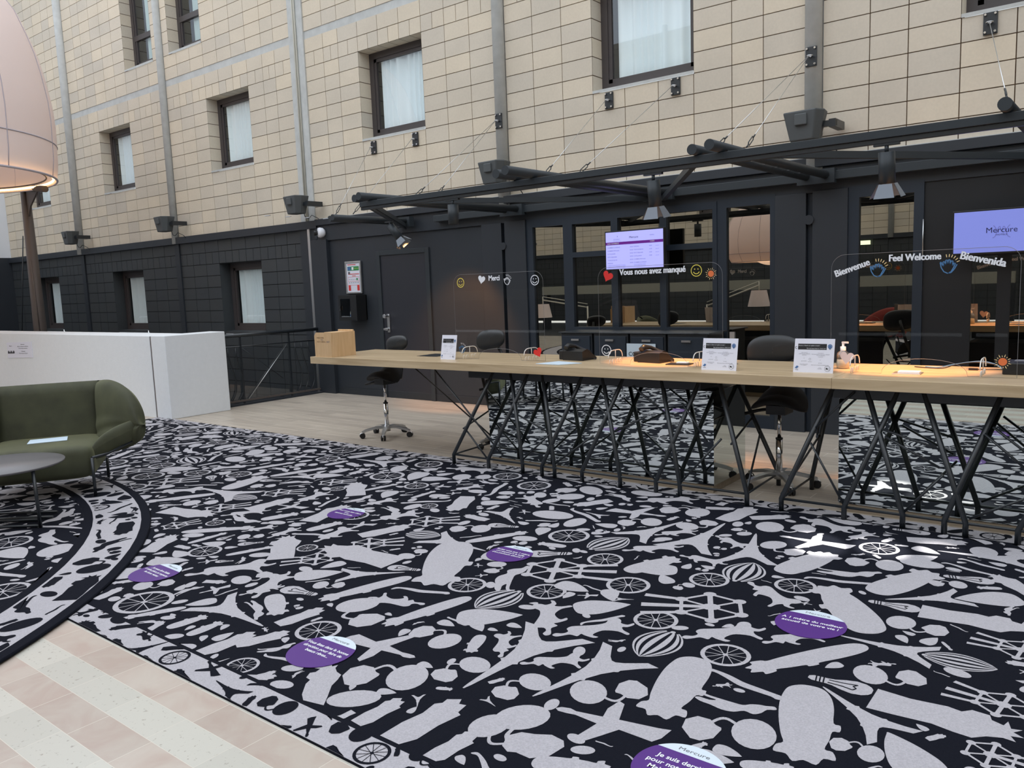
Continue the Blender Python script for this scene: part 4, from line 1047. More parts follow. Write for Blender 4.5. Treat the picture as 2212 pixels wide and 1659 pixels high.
# anchors on the facade with eye bolts, and steel cables
AN = [(-8.595, 3.509), (-7.781, 3.51), (-6.275, 3.506), (-4.787, 3.515), (-3.983, 3.526), (-2.563, 3.526), (-1.143, 3.529)]
WH = ['left plate under the window with the big reflection', 'right plate under the window with the big reflection', 'plate bolted on the second grey post from the right', 'left plate under the large upper window', 'right plate under the large upper window', 'plate bolted on the rightmost grey post', 'plate at the top right corner']
a0 = None
for (ax, az), wh in zip(AN, WH):
    on_pipe = ax in (-6.275, -2.563)
    ay = 7.85 if on_pipe else 7.945
    lb = 'black steel anchor with eye bolt, ' + wh
    if a0 is None:
        a0 = thing('cable_anchor', lb, 'anchor', (ax, ay, az), 0, 'cable anchor plates on the facade')
        p = MB().use(M_legs).box(-.052, .052, -.016, .0, -.088, .088); p.build('plate', None, a0, bevel=.003)
        for sx in (-1, 1):
            for sz in (-1, 1): MB().use(M_chrome).cyl((sx * .036, -.016, sz * .07), (sx * .036, -.034, sz * .07), .009, n=8).build('bolt', None, a0)
        e = MB().use(M_alu).tube([(.024 * math.cos(i * PI / 6), -.03 - .02 - .024 * math.sin(i * PI / 6), 0) for i in range(12)], .006, 6, closed=True); e.cyl((0, -.016, 0), (0, -.03, 0), .009, n=8); e.build('eye_bolt', None, a0)
        aa = a0
    else:
        aa = dup(a0, (ax, ay, az), label=lb)
def cable(a, b_, label):
    A, B = Vector(a), Vector(b_); d_ = (A - B).normalized()
    t = thing('steel_cable', label, 'cable', tuple(B), 0, 'steel cables holding the canopy')
    MB().use(M_alu).tube([d_ * .26, A - B], .0028, 6).build('wire', None, t)
    tb = MB().use(M_steel); u = d_.cross(Vector((1, 0, 0))).normalized()
    tb.tube([d_ * .02, d_ * .07], .006, 6); tb.tube([d_ * .21, d_ * .26], .006, 6)
    for s in (-1, 1): tb.tube([d_ * .07, d_ * .085 + u * .013 * s, d_ * .195 + u * .013 * s, d_ * .21], .0045, 6)
    tb.build('turnbuckle', None, t)
T = PZ + .04
CB = [(0, (-8.05, 6.72, T), 'leftmost thin steel cable, running down to the short pipe pair'), (1, (-7.88, 6.85, T), 'second thin steel cable from the left'),
      (2, (-6.17, 6.2, T), 'left of the two cables from the second grey post plate'), (2, (-5.99, 6.35, T), 'right of the two cables from the second grey post plate'),
      (3, (-4.2, 5.85, T), 'steep cable falling from the left plate under the large window'), (4, (-4.03, 6.1, T), 'long slanting cable from the right plate under the large window'),
      (5, (-2.58, 5.75, T), 'left of the two cables from the rightmost post plate'), (5, (-2.40, 5.9, T), 'right of the two cables from the rightmost post plate'),
      (6, (-.69, 5.45, T), 'cable at the top right corner above the canopy end')]
for i, e, lb in CB:
    on_pipe = i in (2, 5)
    cable((AN[i][0], (7.85 if on_pipe else 7.945) - .07, AN[i][1]), e, lb)

# track spotlights
def spot(x, y, ztop, label, aim=(0, 0, -1), L=.19, r=.048, energy=0, target=None, flaps=True, spread=54):
    t = thing('track_spotlight', label, 'spotlight', (x, y, ztop), 0, 'track spotlights under the canopy')
    MB().use(M_legs).box(-.075, .075, -.014, .014, -.014, 0).build('adapter', None, t)
    MB().use(M_steel).cyl((0, 0, -.014), (0, 0, -.05), .012, n=10).build('stem', None, t)
    d_ = Vector(aim).normalized(); O = Vector((0, 0, -.05)); M = Matrix.Translation(O) @ d_.to_track_quat('Z', 'Y').to_matrix().to_4x4()
    s = MB().use(M_steel).lathe([(0, -.0), (r, 0), (r, L), (r * .92, L), (r * .92, L - .03), (0, L - .03)], n=28, M=M); s.build('lamp_body', None, t)
    bd = MB().use(M_steel)
    for kx in range(4 if flaps else 0):
        a = kx * PI / 2; c_, s_ = math.cos(a), math.sin(a)
        def P(u, v, wv): q = M @ Vector((c_ * u - s_ * v, s_ * u + c_ * v, wv)); return tuple(q)
        w0, w1 = r * .8, r * 1.25
        bd.use(MATS['barn_flap'] if 'barn_flap' in MATS else mat('barn_flap', rgb(120, 128, 138), .45))
        bd.quad(P(r, -w0, L + .002), P(r, w0, L + .002), P(r + .042, w1, L + .085), P(r + .042, -w1, L + .085))
        bd.quad(P(r + .002, -w0, L + .002), P(r + .044, -w1, L + .085), P(r + .044, w1, L + .085), P(r + .002, w0, L + .002))
    if flaps: bd.build('barn_door', None, t)
    if energy:
        pos = Vector((x, y, ztop)) + O + d_ * (L + .07)
        light('spot_lamp', 'SPOT', tuple(pos), energy, (1.0, 0.42, 0.13), target=target or tuple(pos + d_), spot_size=R(spread), spot_blend=.6, shadow_soft_size=.03)
spot(-2.925, BY, 2.322, 'dark cylinder spotlight with barn doors hanging left of the long diagonal brace', aim=(0, .15, -1), energy=160, target=(-2.925, 5.66, 0.9))
spot(-1.32, BY, 2.322, 'dark cylinder spotlight with barn doors at the right, above the text Feel Welcome', aim=(0, .15, -1), energy=190, target=(-1.20, 5.66, 0.9))
spot(-4.92, BY, 2.322, 'dark plain cylinder spotlight near the left end of the front rail', L=.17, flaps=False)
spot(-7.0, 6.65, 2.33, 'tilted dark spotlight with barn doors on the short left brace', aim=(.55, .25, -.8), energy=110, target=(-7.05, 7.95, .75), spread=70)

# loudspeakers on the facade posts
s0 = None
SPK = [(-17.45, 'leftmost grey loudspeaker above the black band'), (-13.75, 'second grey loudspeaker from the left above the black band'), (-10.0, 'grey loudspeaker on the wide grey post'), (-6.2, 'grey loudspeaker half hidden behind the left canopy pipes'), (-2.54, 'grey loudspeaker with beige sticker, above the right canopy rail')]
for x, lb in SPK:
    if s0 is None:
        s0 = thing('loudspeaker', lb, 'speaker', (x, 7.62, 2.83), R(0), 'grey loudspeakers on the facade')
        b = MB().use(M_speaker)
        P0 = [(-.17, -.10), (.13, -.12), (.18, -.02), (.16, .13), (-.15, .13), (-.19, 0)]
        P1 = [(x_ * .68, y_ * .72) for x_, y_ in P0]
        n = len(b.v); b.v += [(x_, y_, .13) for x_, y_ in P0] + [(x_, y_, -.13) for x_, y_ in P1]
        for i in range(6): b.face((n + i, n + 6 + i, n + 6 + (i + 1) % 6, n + (i + 1) % 6))
        b.face(tuple(n + i for i in range(6))); b.face(tuple(n + 11 - i for i in range(6)))
        b.build('cabinet', None, s0, bevel=.012)
        MB().use(M_speaker).box(-.06, .05, -.125, -.08, .0, .10).build('clip', None, s0, bevel=.008)
        MB().use(M_legs).box(.13, .26, .02, .07, -.02, .03).box(.20, .26, .02, .29, -.03, .04).build('bracket', None, s0)
        MB().use(M_legs).tube([(.05, .1, -.12), (.06, .12, -.19), (.1, .14, -.2), (.14, .17, -.15), (.2, .24, -.2), (.23, .3, -.3)], .006, 6).build('wire', None, s0)
    else: dup(s0, (x, 7.62, 2.83 if x < -7 else 2.87), label=lb)

# ================================================================== RECEPTION DESK
DT = 0.915
dk = thing('reception_desk', 'long pale oak reception desk on crossed black steel legs', 'desk', (-3, 5.4, 0))
inv = lambda mb: None
def part(mb, name, root, **kw):
    o = mb.build(name, None, root, **kw)
    o.matrix_parent_inverse = Matrix.Translation(-Vector(root.location))
    return o
part(MB().use(M_oak).box(-6.50, -1.4995, 5.0, 5.86, .848, DT), 'worktop', dk, bevel=.0025)
part(MB().use(M_oak).box(-1.4985, 3.5, 5.0, 5.86, .848, DT), 'worktop', dk, bevel=.0025)
part(MB().use(M_legs).box(-4.55, -2.42, 5.14, 5.80, .775, .847), 'under_frame', dk)
part(MB().use(M_legs).box(-1.53, 3.3, 5.14, 5.80, .775, .847), 'under_frame', dk)
part(MB().use(M_legs).box(-5.39, -5.14, 5.37, 5.62, DT, DT + .002), 'cable_hatch', dk)
FY = 5.12; RY = 5.78; KZ = .09; r_ = .0165
LG = [(-4.745, -4.265), (-4.35, -3.904), (-3.985, -4.097), (-3.79, -3.386), (-3.665, -3.776), (-3.405, -3.026), (-3.065, -3.218), (-2.765, -2.424), (-2.575, -2.724), (-2.08, -2.286)]
LB = [(-1.846, -1.526), (-1.45, -1.151), (-1.112, -1.338), (-.888, -.624), (-.778, -1.023), (-.521, -.18), (-.16, -.36), (.1, .45), (.3, .06), (.62, .9), (.95, .75), (1.3, 1.6), (1.7, 1.5)]
for foot, top in LG + LB:
    part(MB().use(M_legs).tube([(foot, FY, CZ + .0025), (foot, FY, KZ), (top, FY + .03, .848)], r_, 10), 'leg', dk)
for foot, top in [(-4.78, -4.60), (-2.105, -2.45), (-1.862, -1.70), (-5.0 + .2, -4.95)]:
    part(MB().use(M_legs).tube([(foot, RY, 0.0), (foot, RY, KZ), (top, RY - .03, .848)], r_, 10), 'leg', dk)
part(MB().use(M_legs).tube([(-4.745, FY, KZ), (-2.08, FY, KZ)], .009, 8), 'foot_rail', dk)
part(MB().use(M_legs).tube([(-1.846, FY, KZ), (2.2, FY, KZ)], .009, 8), 'foot_rail', dk)
for a, b_ in (((-4.745, FY, KZ), (-4.78, RY, KZ)), ((-2.08, FY, KZ), (-2.105, RY, KZ)), ((-1.846, FY, KZ), (-1.862, RY, KZ)),
              ((-5.99, RY, .84), (-4.80, RY, .09)), ((-4.94, FY, .845), (-4.22, FY, .16)), ((-4.60, FY + .01, .32), (-4.36, FY, KZ)), ((-4.62, FY, .33), (-4.66, RY, .5)),
              ((-4.22, FY, .16), (-4.78, RY, .62)), ((-4.05, FY + .012, .50), (-3.70, FY + .012, .36)), ((-3.985, FY, .12), (-3.70, FY, .36)), ((-3.665, FY, .12), (-3.30, FY + .012, .38)),
              ((-3.48, FY, .66), (-3.30, FY, .52)), ((-3.26, FY + .01, .62), (-3.11, FY + .01, .5)), ((-3.10, FY, .43), (-2.84, FY, .56)), ((-3.09, FY, .36), (-2.765, FY, .10)),
              ((-2.95, FY + .01, .78), (-2.69, FY + .01, .6)), ((-2.55, FY, .68), (-2.36, FY, .42)), ((-2.575, FY, .10), (-2.26, FY, .45)), ((-2.19, FY, .42), (-2.30, RY, .50)), ((-2.08, FY, .12), (-2.24, RY, .40)),
              ((-1.846, FY, .12), (-1.80, RY, .42)), ((-1.62, FY, .52), (-1.80, RY, .6)), ((-1.66, FY, .48), (-1.45, FY, .10)), ((-1.63, FY + .01, .58), (-1.40, FY + .01, .82)),
              ((-1.22, FY, .56), (-.92, FY, .40)), ((-1.24, FY + .01, .60), (-.90, FY + .01, .50)), ((-1.112, FY, .10), (-.90, FY, .36)), ((-.76, FY, .12), (-.45, FY, .30)), ((-.70, FY, .62), (-.45, FY, .40)), ((-.66, FY + .01, .66), (-.4, FY + .01, .45))):
    part(MB().use(M_legs).tube([a, b_], .0075, 8), 'brace', dk)

# mirror-clad cabinets under the desk
M_plinth = wood('plinth_wood', rgb(140, 126, 108), rgb(158, 144, 124), 24, .5)
def mirror_box(x0, x1, label):
    t = thing('mirror_cabinet', label, 'cabinet', ((x0 + x1) / 2, 5.62, 0), 0, 'mirror clad cabinets under the desk')
    w_ = (x1 - x0) / 2
    MB().use(M_plinth).box(-w_ + .01, w_ - .01, -.28, .27, 0.0, .055).build('plinth', None, t)
    MB().use(M_plastic).box(-w_ + .004, w_ - .004, -.276, .276, .056, .735).build('body', None, t)
    for nm, q in (('front_mirror', (-w_, w_, -.29, -.2765)), ('side_mirror', (-w_, -w_ + .0035, -.276, .28)), ('side_mirror', (w_ - .0035, w_, -.276, .28))):
        MB().use(M_mirror).box(q[0], q[1], q[2], q[3], .056, .742).build(nm, None, t)
    return t
mirror_box(-4.50, -2.41, 'left mirror clad cabinet under the desk reflecting the carpet')
mirror_box(-1.548, 2.6, 'right mirror clad cabinet under the desk reflecting carpet and marble')

# ================================================================== SADDLE STOOLS
def stool(x, y, label, back=(0.05, .24, 1.01), bw=.175, bh=.115, rz=0.0, seat_z=.60):
    t = thing('saddle_stool', label, 'stool', (x, y, 0), rz, 'black saddle stools behind the desk')
    b = MB().use(M_leather)
    bx_, by_, bz = back
    def F(u, v):
        a = 2 * PI * u; ph = PI * (v - .5)
        ex = 0.75
        cx = math.copysign(abs(math.cos(a)) ** ex, math.cos(a)); sx = math.copysign(abs(math.sin(a)) ** ex, math.sin(a))
        c_ = math.cos(ph) ** .7 if abs(v - .5) < .4999 else 0
        X = bw * cx * c_; Z = bh * sx * c_ * (1.0 - .12 * (cx * c_)); Y = .035 * math.sin(ph)
        Y += .9 * X * X
        return (bx_ + X, by_ - Y, bz + Z + .02 * cx)
    b.grid(F, 36, 14, closeu=True); b.build('backrest', None, t)
    s = MB().use(M_fabricblk)
    def S(u, v):
        a = 2 * PI * u; ph = PI * (v - .5); c_ = math.cos(ph) ** .6 if abs(v - .5) < .4999 else 0
        X = .20 * math.cos(a) * c_; Y = .155 * math.sin(a) * c_ * (1 + .25 * math.cos(a) ** 2)
        Z = .035 * math.sin(ph) - 1.9 * X * X + .9 * max(0, Y) ** 1.2 + .03
        return (X, Y, seat_z + Z)
    s.grid(S, 32, 12, closeu=True); s.build('seat', None, t)
    m = MB().use(M_plastic).box(-.07, .07, -.08, .09, seat_z - .075, seat_z - .01); m.tube([(0, .06, seat_z - .05), (0, by_ + .04, seat_z - .04), (bx_ * .6, by_ + .06, bz - .17), (bx_, by_ + .045, bz)], .018, 8)
    m.build('mechanism', None, t)
    for dy in (-.02, .05): MB().use(M_rubber).tube([(-.06, dy, seat_z - .05), (-.14, dy - .01, seat_z - .06), (-.24, dy - .03, seat_z - .085)], [.006, .009, .013], 8).build('lever', None, t)
    c_ = MB().use(M_chrome).cyl((0, 0, .10), (0, 0, .36), .024, n=20); c_.cyl((0, 0, .36), (0, 0, seat_z - .07), .014, n=16); c_.use(M_rubber).cyl((0, 0, .355), (0, 0, .365), .026, n=20)
    c_.build('gas_lift', None, t)
    hb = MB().use(M_alu).cyl((0, 0, .06), (0, 0, .12), .038, .03, 20)
    cas = []
    for k_ in range(5):
        a = 2 * PI * k_ / 5 + .35; ca, sa = math.cos(a), math.sin(a)
        P = [(.03, .105), (.12, .105), (.22, .085), (.265, .068)]
        n = len(hb.v)
        for (rr, z), hw in zip(P, (.026, .024, .019, .016)):
            for sx, dz in ((-1, -.014), (1, -.014), (1, .008), (-1, .008)): hb.v.append((rr * ca - sx * hw * sa, rr * sa + sx * hw * ca, z + dz))
        for i in range(3):
            for j in range(4): hb.face((n + 4 * i + j, n + 4 * i + (j + 1) % 4, n + 4 * i + 4 + (j + 1) % 4, n + 4 * i + 4 + j))
        hb.face((n + 12, n + 13, n + 14, n + 15)); cas.append((.262 * ca, .262 * sa, a))
    base = hb.build('star_base', None, t)
    for cx_, cy_, a in cas:
        q = MB().use(M_rubber); tx_, ty_ = -math.sin(a), math.cos(a)
        for s_ in (-1, 1): q.cyl((cx_ + tx_ * s_ * .006, cy_ + ty_ * s_ * .006, .028), (cx_ + tx_ * s_ * .022, cy_ + ty_ * s_ * .022, .028), .028, n=16)
        q.use(M_chrome).tube([(cx_ + .03 * math.cos(b2) * math.cos(a), cy_ + .03 * math.cos(b2) * math.sin(a), .028 + .03 * math.sin(b2)) for b2 in [R(20 + 14 * i) for i in range(11)]], .005, 6).cyl((cx_, cy_, .05), (cx_, cy_, .062), .008, n=8)
        q.build('caster', None, base)
    return t
stool(-6.30, 5.78, 'leftmost black saddle stool, fully visible beside the left end of the desk', back=(.03, .20, .97), bw=.16, bh=.088, seat_z=.635)
stool(-4.83, 5.95, 'black saddle stool behind the desk in front of the brown lit wall', back=(-.22, .17, 1.02), bw=.165, bh=.098, rz=.12, seat_z=.635)
stool(-2.09, 5.75, 'black saddle stool seen whole through the gap between the mirror cabinets', back=(-.12, .22, .985), bw=.20, bh=.115, seat_z=.62)

# ================================================================== ACRYLIC SCREENS
SY = 5.30
def sticker_fn(cx, cz, y): return lambda u, v: (cx + u, y, cz + v)
def smiley(mb, cx, cz, r, m, y, th=.14):
    fn = sticker_fn(cx, cz, y); mb.use(m)
    ring(mb, 0, 0, r * (1 - th), r, fn, 32)
    for s in (-1, 1): mb.poly(circle(s * r * .3, r * .25, r * .1, n=12), fn)
    N = 12
    for i in range(N):
        a, b = PI * 1.14 + PI * .72 * i / N, PI * 1.14 + PI * .72 * (i + 1) / N
        strip(mb, (r * .58 * math.cos(a), r * .05 + r * .58 * math.sin(a)), (r * .58 * math.cos(b), r * .05 + r * .58 * math.sin(b)), r * .13, fn)
def heart_pts(s, rot=0.0):
    P = []
    for i in range(40):
        t = 2 * PI * i / 40
        x = 16 * math.sin(t) ** 3; y = 13 * math.cos(t) - 5 * math.cos(2 * t) - 2 * math.cos(3 * t) - math.cos(4 * t)
        x *= s / 32; y = y * s / 32 + s * .08
        P.append((x * math.cos(rot) - y * math.sin(rot), x * math.sin(rot) + y * math.cos(rot)))
    return P
def hearts(mb, cx, cz, s, m, y, rot=-.2): mb.use(m).poly(heart_pts(s, rot), sticker_fn(cx, cz, y))
def sun(mb, cx, cz, r, y, halo=True):
    fn = sticker_fn(cx, cz, y)
    if halo: mb.use(M_inkblk).poly(circle(0, 0, r * .62, n=24), sticker_fn(cx, cz, y + .0004))
    mb.use(M_ovinyl).poly(circle(0, 0, r * .48, n=24), fn)
    for k_ in range(16):
        a = 2 * PI * k_ / 16 + .1; r1 = r * (1.0 if k_ % 2 else .8)
        mb.use(M_inkblk if False else M_cream)
        ca, sa = math.cos(a), math.sin(a)
        mb.quad(fn(r * .56 * ca, r * .56 * sa), fn(r * .72 * ca - .05 * r * sa, r * .72 * sa + .05 * r * ca), fn(r1 * ca, r1 * sa), fn(r * .72 * ca + .05 * r * sa, r * .72 * sa - .05 * r * ca))
def hands(mb, cx, cz, s, m, mr, y):
    """two clapping hands drawn as outline, with small rays"""
    fn = sticker_fn(cx, cz, y); mb.use(m)
    O = [(-.5, .25), (-.42, -.1), (-.25, -.38), (.0, -.5), (.2, -.38), (.35, -.1), (.45, .15), (.38, .2), (.28, .02), (.30, .32), (.2, .36), (.12, .12), (.12, .42), (.02, .44), (-.02, .16), (-.06, .42), (-.16, .40), (-.15, .1), (-.25, .33), (-.34, .28), (-.27, .0), (-.38, .12), (-.45, .3)]
    O = [(a * s, b * s) for a, b in O]
    for a, b in zip(O, O[1:] + O[:1]): strip(mb, a, b, s * .065, fn)
    O2 = [(-.0, -.5), (.2, -.45), (.4, -.2), (.55, .1)]
    for a, b in zip(O2, O2[1:]): strip(mb, (a[0] * s, a[1] * s), (b[0] * s, b[1] * s), s * .06, fn)
    mb.use(mr)
    for k_ in range(6):
        a = R(100 - 15 * k_); strip(mb, (s * .58 * math.cos(a), s * .62 * math.sin(a)), (s * .78 * math.cos(a), s * .82 * math.sin(a)), s * .05, fn)
def acrylic(x0, x1, z1, label, arch):
    """clear sheet standing on the desk with rounded top corners and an arched opening at the bottom"""
    t = thing('acrylic_screen', label, 'screen', ((x0 + x1) / 2, SY, DT), 0, 'clear acrylic counter screens')
    w_ = (x1 - x0) / 2; H = z1 - DT; rr = .085
    P = [(-w_, 0.0), (-w_, H - rr)] + [(-w_ + rr - rr * math.cos(a), H - rr + rr * math.sin(a)) for a in [PI / 2 * i / 8 for i in range(1, 9)]] \
        + [(w_ - rr + rr * math.sin(a), H - rr + rr * math.cos(a)) for a in [PI / 2 * i / 8 for i in range(0, 9)]] + [(w_, 0.0)]
    ac, aw, ah = arch
    A = [(ac + aw * math.cos(a), ah * math.sin(a) ** .8 if 0 < a < PI else 0.0) for a in [PI * i / 16 for i in range(17)]]
    P = P + A
    m = MB().use(M_acryl).poly(P, lambda u, v: (u, 0, v + .004)); m.build('sheet', None, t)
    e = MB().use(M_acedge)
    fn = lambda u, v: (u, -.001, v + .004)
    Q = P[:]
    e.tube([(u, 0, v + .004) for u, v in Q], .0012, 4, closed=True)
    e.build('sheet_edge', None, t)
    return t
def add_decal(t, draw, name='decal'):
    m = MB(); draw(m); o = m.build(name, None, t); o.matrix_parent_inverse = Matrix.Translation(-Vector(t.location)); return o
def band_film(t, x0, x1, z0, z1, lean=0.0):
    pass
Yd = SY - .004
def heavy(m, s, fn, size, sx):
    m.use(M_wvinyl)
    for i, dx in enumerate((-.028, 0, .028)): m.text(s, lambda x, z: fn(x + dx * size, z, i * .0004), size, .016, sx=sx)
s1 = acrylic(-4.82, -3.85, 1.645, 'left clear acrylic screen with the word Merci and small faces', (.005, .235, .095))
add_decal(s1, lambda m: smiley(m, -4.733, 1.580, .042, M_yellow, Yd, .16), 'yellow_face')
add_decal(s1, lambda m: hearts(m, -4.493, 1.595, .078, M_wvinyl, Yd), 'white_heart')
add_decal(s1, lambda m: heavy(m, 'Merci', lambda x, z, k: (-4.354 + x, Yd - k, 1.588 + z), .062, .86), 'lettering')
add_decal(s1, lambda m: hands(m, -4.215, 1.580, .066, M_wvinyl, M_wvinyl, Yd), 'hands')
add_decal(s1, lambda m: smiley(m, -3.929, 1.577, .042, M_wvinyl, Yd, .15), 'white_face')
add_decal(s1, lambda m: hands(m, -4.75, 1.000, .07, M_bvinyl, M_wvinyl, Yd), 'blue_hands')
add_decal(s1, lambda m: hearts(m, -3.912, .985, .086, M_rvinyl, SY - .012, .45), 'red_heart')
s2 = acrylic(-3.33, -2.325, 1.645, 'middle clear acrylic screen reading Vous nous avez manqu\u00e9', (.0, .235, .095))
add_decal(s2, lambda m: hearts(m, -3.243, 1.578, .088, M_rvinyl, Yd, -.45), 'red_heart')
add_decal(s2, lambda m: heavy(m, 'Vous nous avez manqu\u00e9', lambda x, z, k: (-2.867 + x, Yd - k, 1.590 + z + .01 * x), .062, .89), 'lettering')
add_decal(s2, lambda m: smiley(m, -2.516, 1.597, .042, M_yellow, Yd, .12), 'yellow_face')
add_decal(s2, lambda m: sun(m, -2.407, 1.571, .046, Yd, False), 'orange_sun')
add_decal(s2, lambda m: smiley(m, -3.267, 1.020, .043, M_wvinyl, Yd, .13), 'white_face')
s3 = acrylic(-1.596, -.575, 1.652, 'right clear acrylic screen reading Bienvenue, Feel Welcome, Bienvenida', (.03, .235, .095))
def arc_text(m, s, cx, cz, ang, size, sx=.9):
    c_, s_ = math.cos(ang), math.sin(ang)
    heavy(m, s, lambda x, z, k: (cx + c_ * x - s_ * z, Yd - k, cz + s_ * x + c_ * z), size, sx)
add_decal(s3, lambda m: arc_text(m, 'Bienvenue', -1.466, 1.553, .33, .058), 'lettering')
add_decal(s3, lambda m: arc_text(m, 'Feel Welcome', -1.117, 1.602, .0, .057, .85), 'lettering')
add_decal(s3, lambda m: arc_text(m, 'Bienvenida', -.765, 1.572, -.24, .062, .88), 'lettering')
add_decal(s3, lambda m: hands(m, -1.322, 1.553, .084, M_bvinyl, M_cream, Yd), 'blue_hands')
add_decal(s3, lambda m: hands(m, -.937, 1.560, .084, M_bvinyl, M_cream, Yd), 'blue_hands')
add_decal(s3, lambda m: hearts(m, -1.494, 1.006, .088, M_pvinyl, SY - .012, -.15), 'pale_heart')
add_decal(s3, lambda m: sun(m, -.645, 1.010, .046, SY - .012), 'orange_sun')
def foot(x, ysh, par, label=None):
    """D-shaped acrylic foot standing at right angles to the sheet"""
    r0, h_ = .105, .108
    S = lambda q: math.copysign(abs(q) ** .5, q)
    P = [(r0 * S(math.cos(PI * i / 24)), h_ * math.sin(PI * i / 24) ** .55 if 0 < i < 24 else 0.0) for i in range(25)]
    m = MB().use(M_acwhite).tube([(x, ysh + u, DT + v + .002) for u, v in P[2:-2]], .0036, 6)
    m.tube([(x, ysh, DT + .045), (x, ysh, DT + h_)], .003, 6)
    for du in (-.075, -.032, .032, .075):
        m.tube([(x, ysh + du - .013, DT + .010), (x, ysh + du - .013, DT + .034), (x, ysh + du - .006, DT + .041), (x, ysh + du + .006, DT + .041), (x, ysh + du + .013, DT + .034), (x, ysh + du + .013, DT + .010)], .0024, 5)
    m.use(M_acryl).poly(P, lambda u, v: (x, ysh + u, DT + v + .001))
    o = m.build('foot', None, par); o.matrix_parent_inverse = Matrix.Translation(-Vector(par.location)); return o
foot(-4.665, SY, s1); foot(-3.99, SY, s1); foot(-3.19, SY, s2); foot(-2.50, SY, s2)
foot(-1.447, SY, s3); foot(-.747, SY + .03, s3)

# ================================================================== THINGS ON THE DESK
# wooden drop box
bb = thing('drop_box', 'beech wood drop box at the left end of the desk, lettered Fast check-out', 'box', (-6.30, 5.16, DT))
m = MB().use(M_beech); hb_ = .238
P = [(-.125, 0), (.125, 0), (.125, hb_), (-.10, hb_), (-.125, hb_ - .03)]
m.poly(P, lambda u, v: (u, -.15, v), lambda u, v: (u, -.135, v)); 
m.box(.11, .125, -.135, .15, 0, hb_ - .0); m.box(-.125, -.11, -.135, .15, 0, hb_ - .03); m.box(-.11, .11, .135, .15, 0, hb_ + .015); m.box(-.11, .11, -.135, .135, 0, .01); m.box(-.11, .11, -.04, .135, hb_ - .015, hb_ - .003)
m.build('body', None, bb, bevel=.0015)
m = MB().use(mat('burnt_print', rgb(130, 100, 70), .7)); fn = lambda cx, cz: (lambda x, z: (cx + x, -.1512, cz + z))
m.text('WELCOME', fn(-.09, .18), .022, .0, 'LEFT'); m.text('FAST CHECK-', fn(-.09, .142), .022, .0, 'LEFT'); m.use(M_ink).text('OUT', fn(.055, .142), .022, .02, 'LEFT'); m.text('healthy', fn(-.03, .165), .012, .02, 'LEFT'); m.text('--------', fn(-.08, .035), .01, .01, 'LEFT')
m.build('lettering', None, bb)
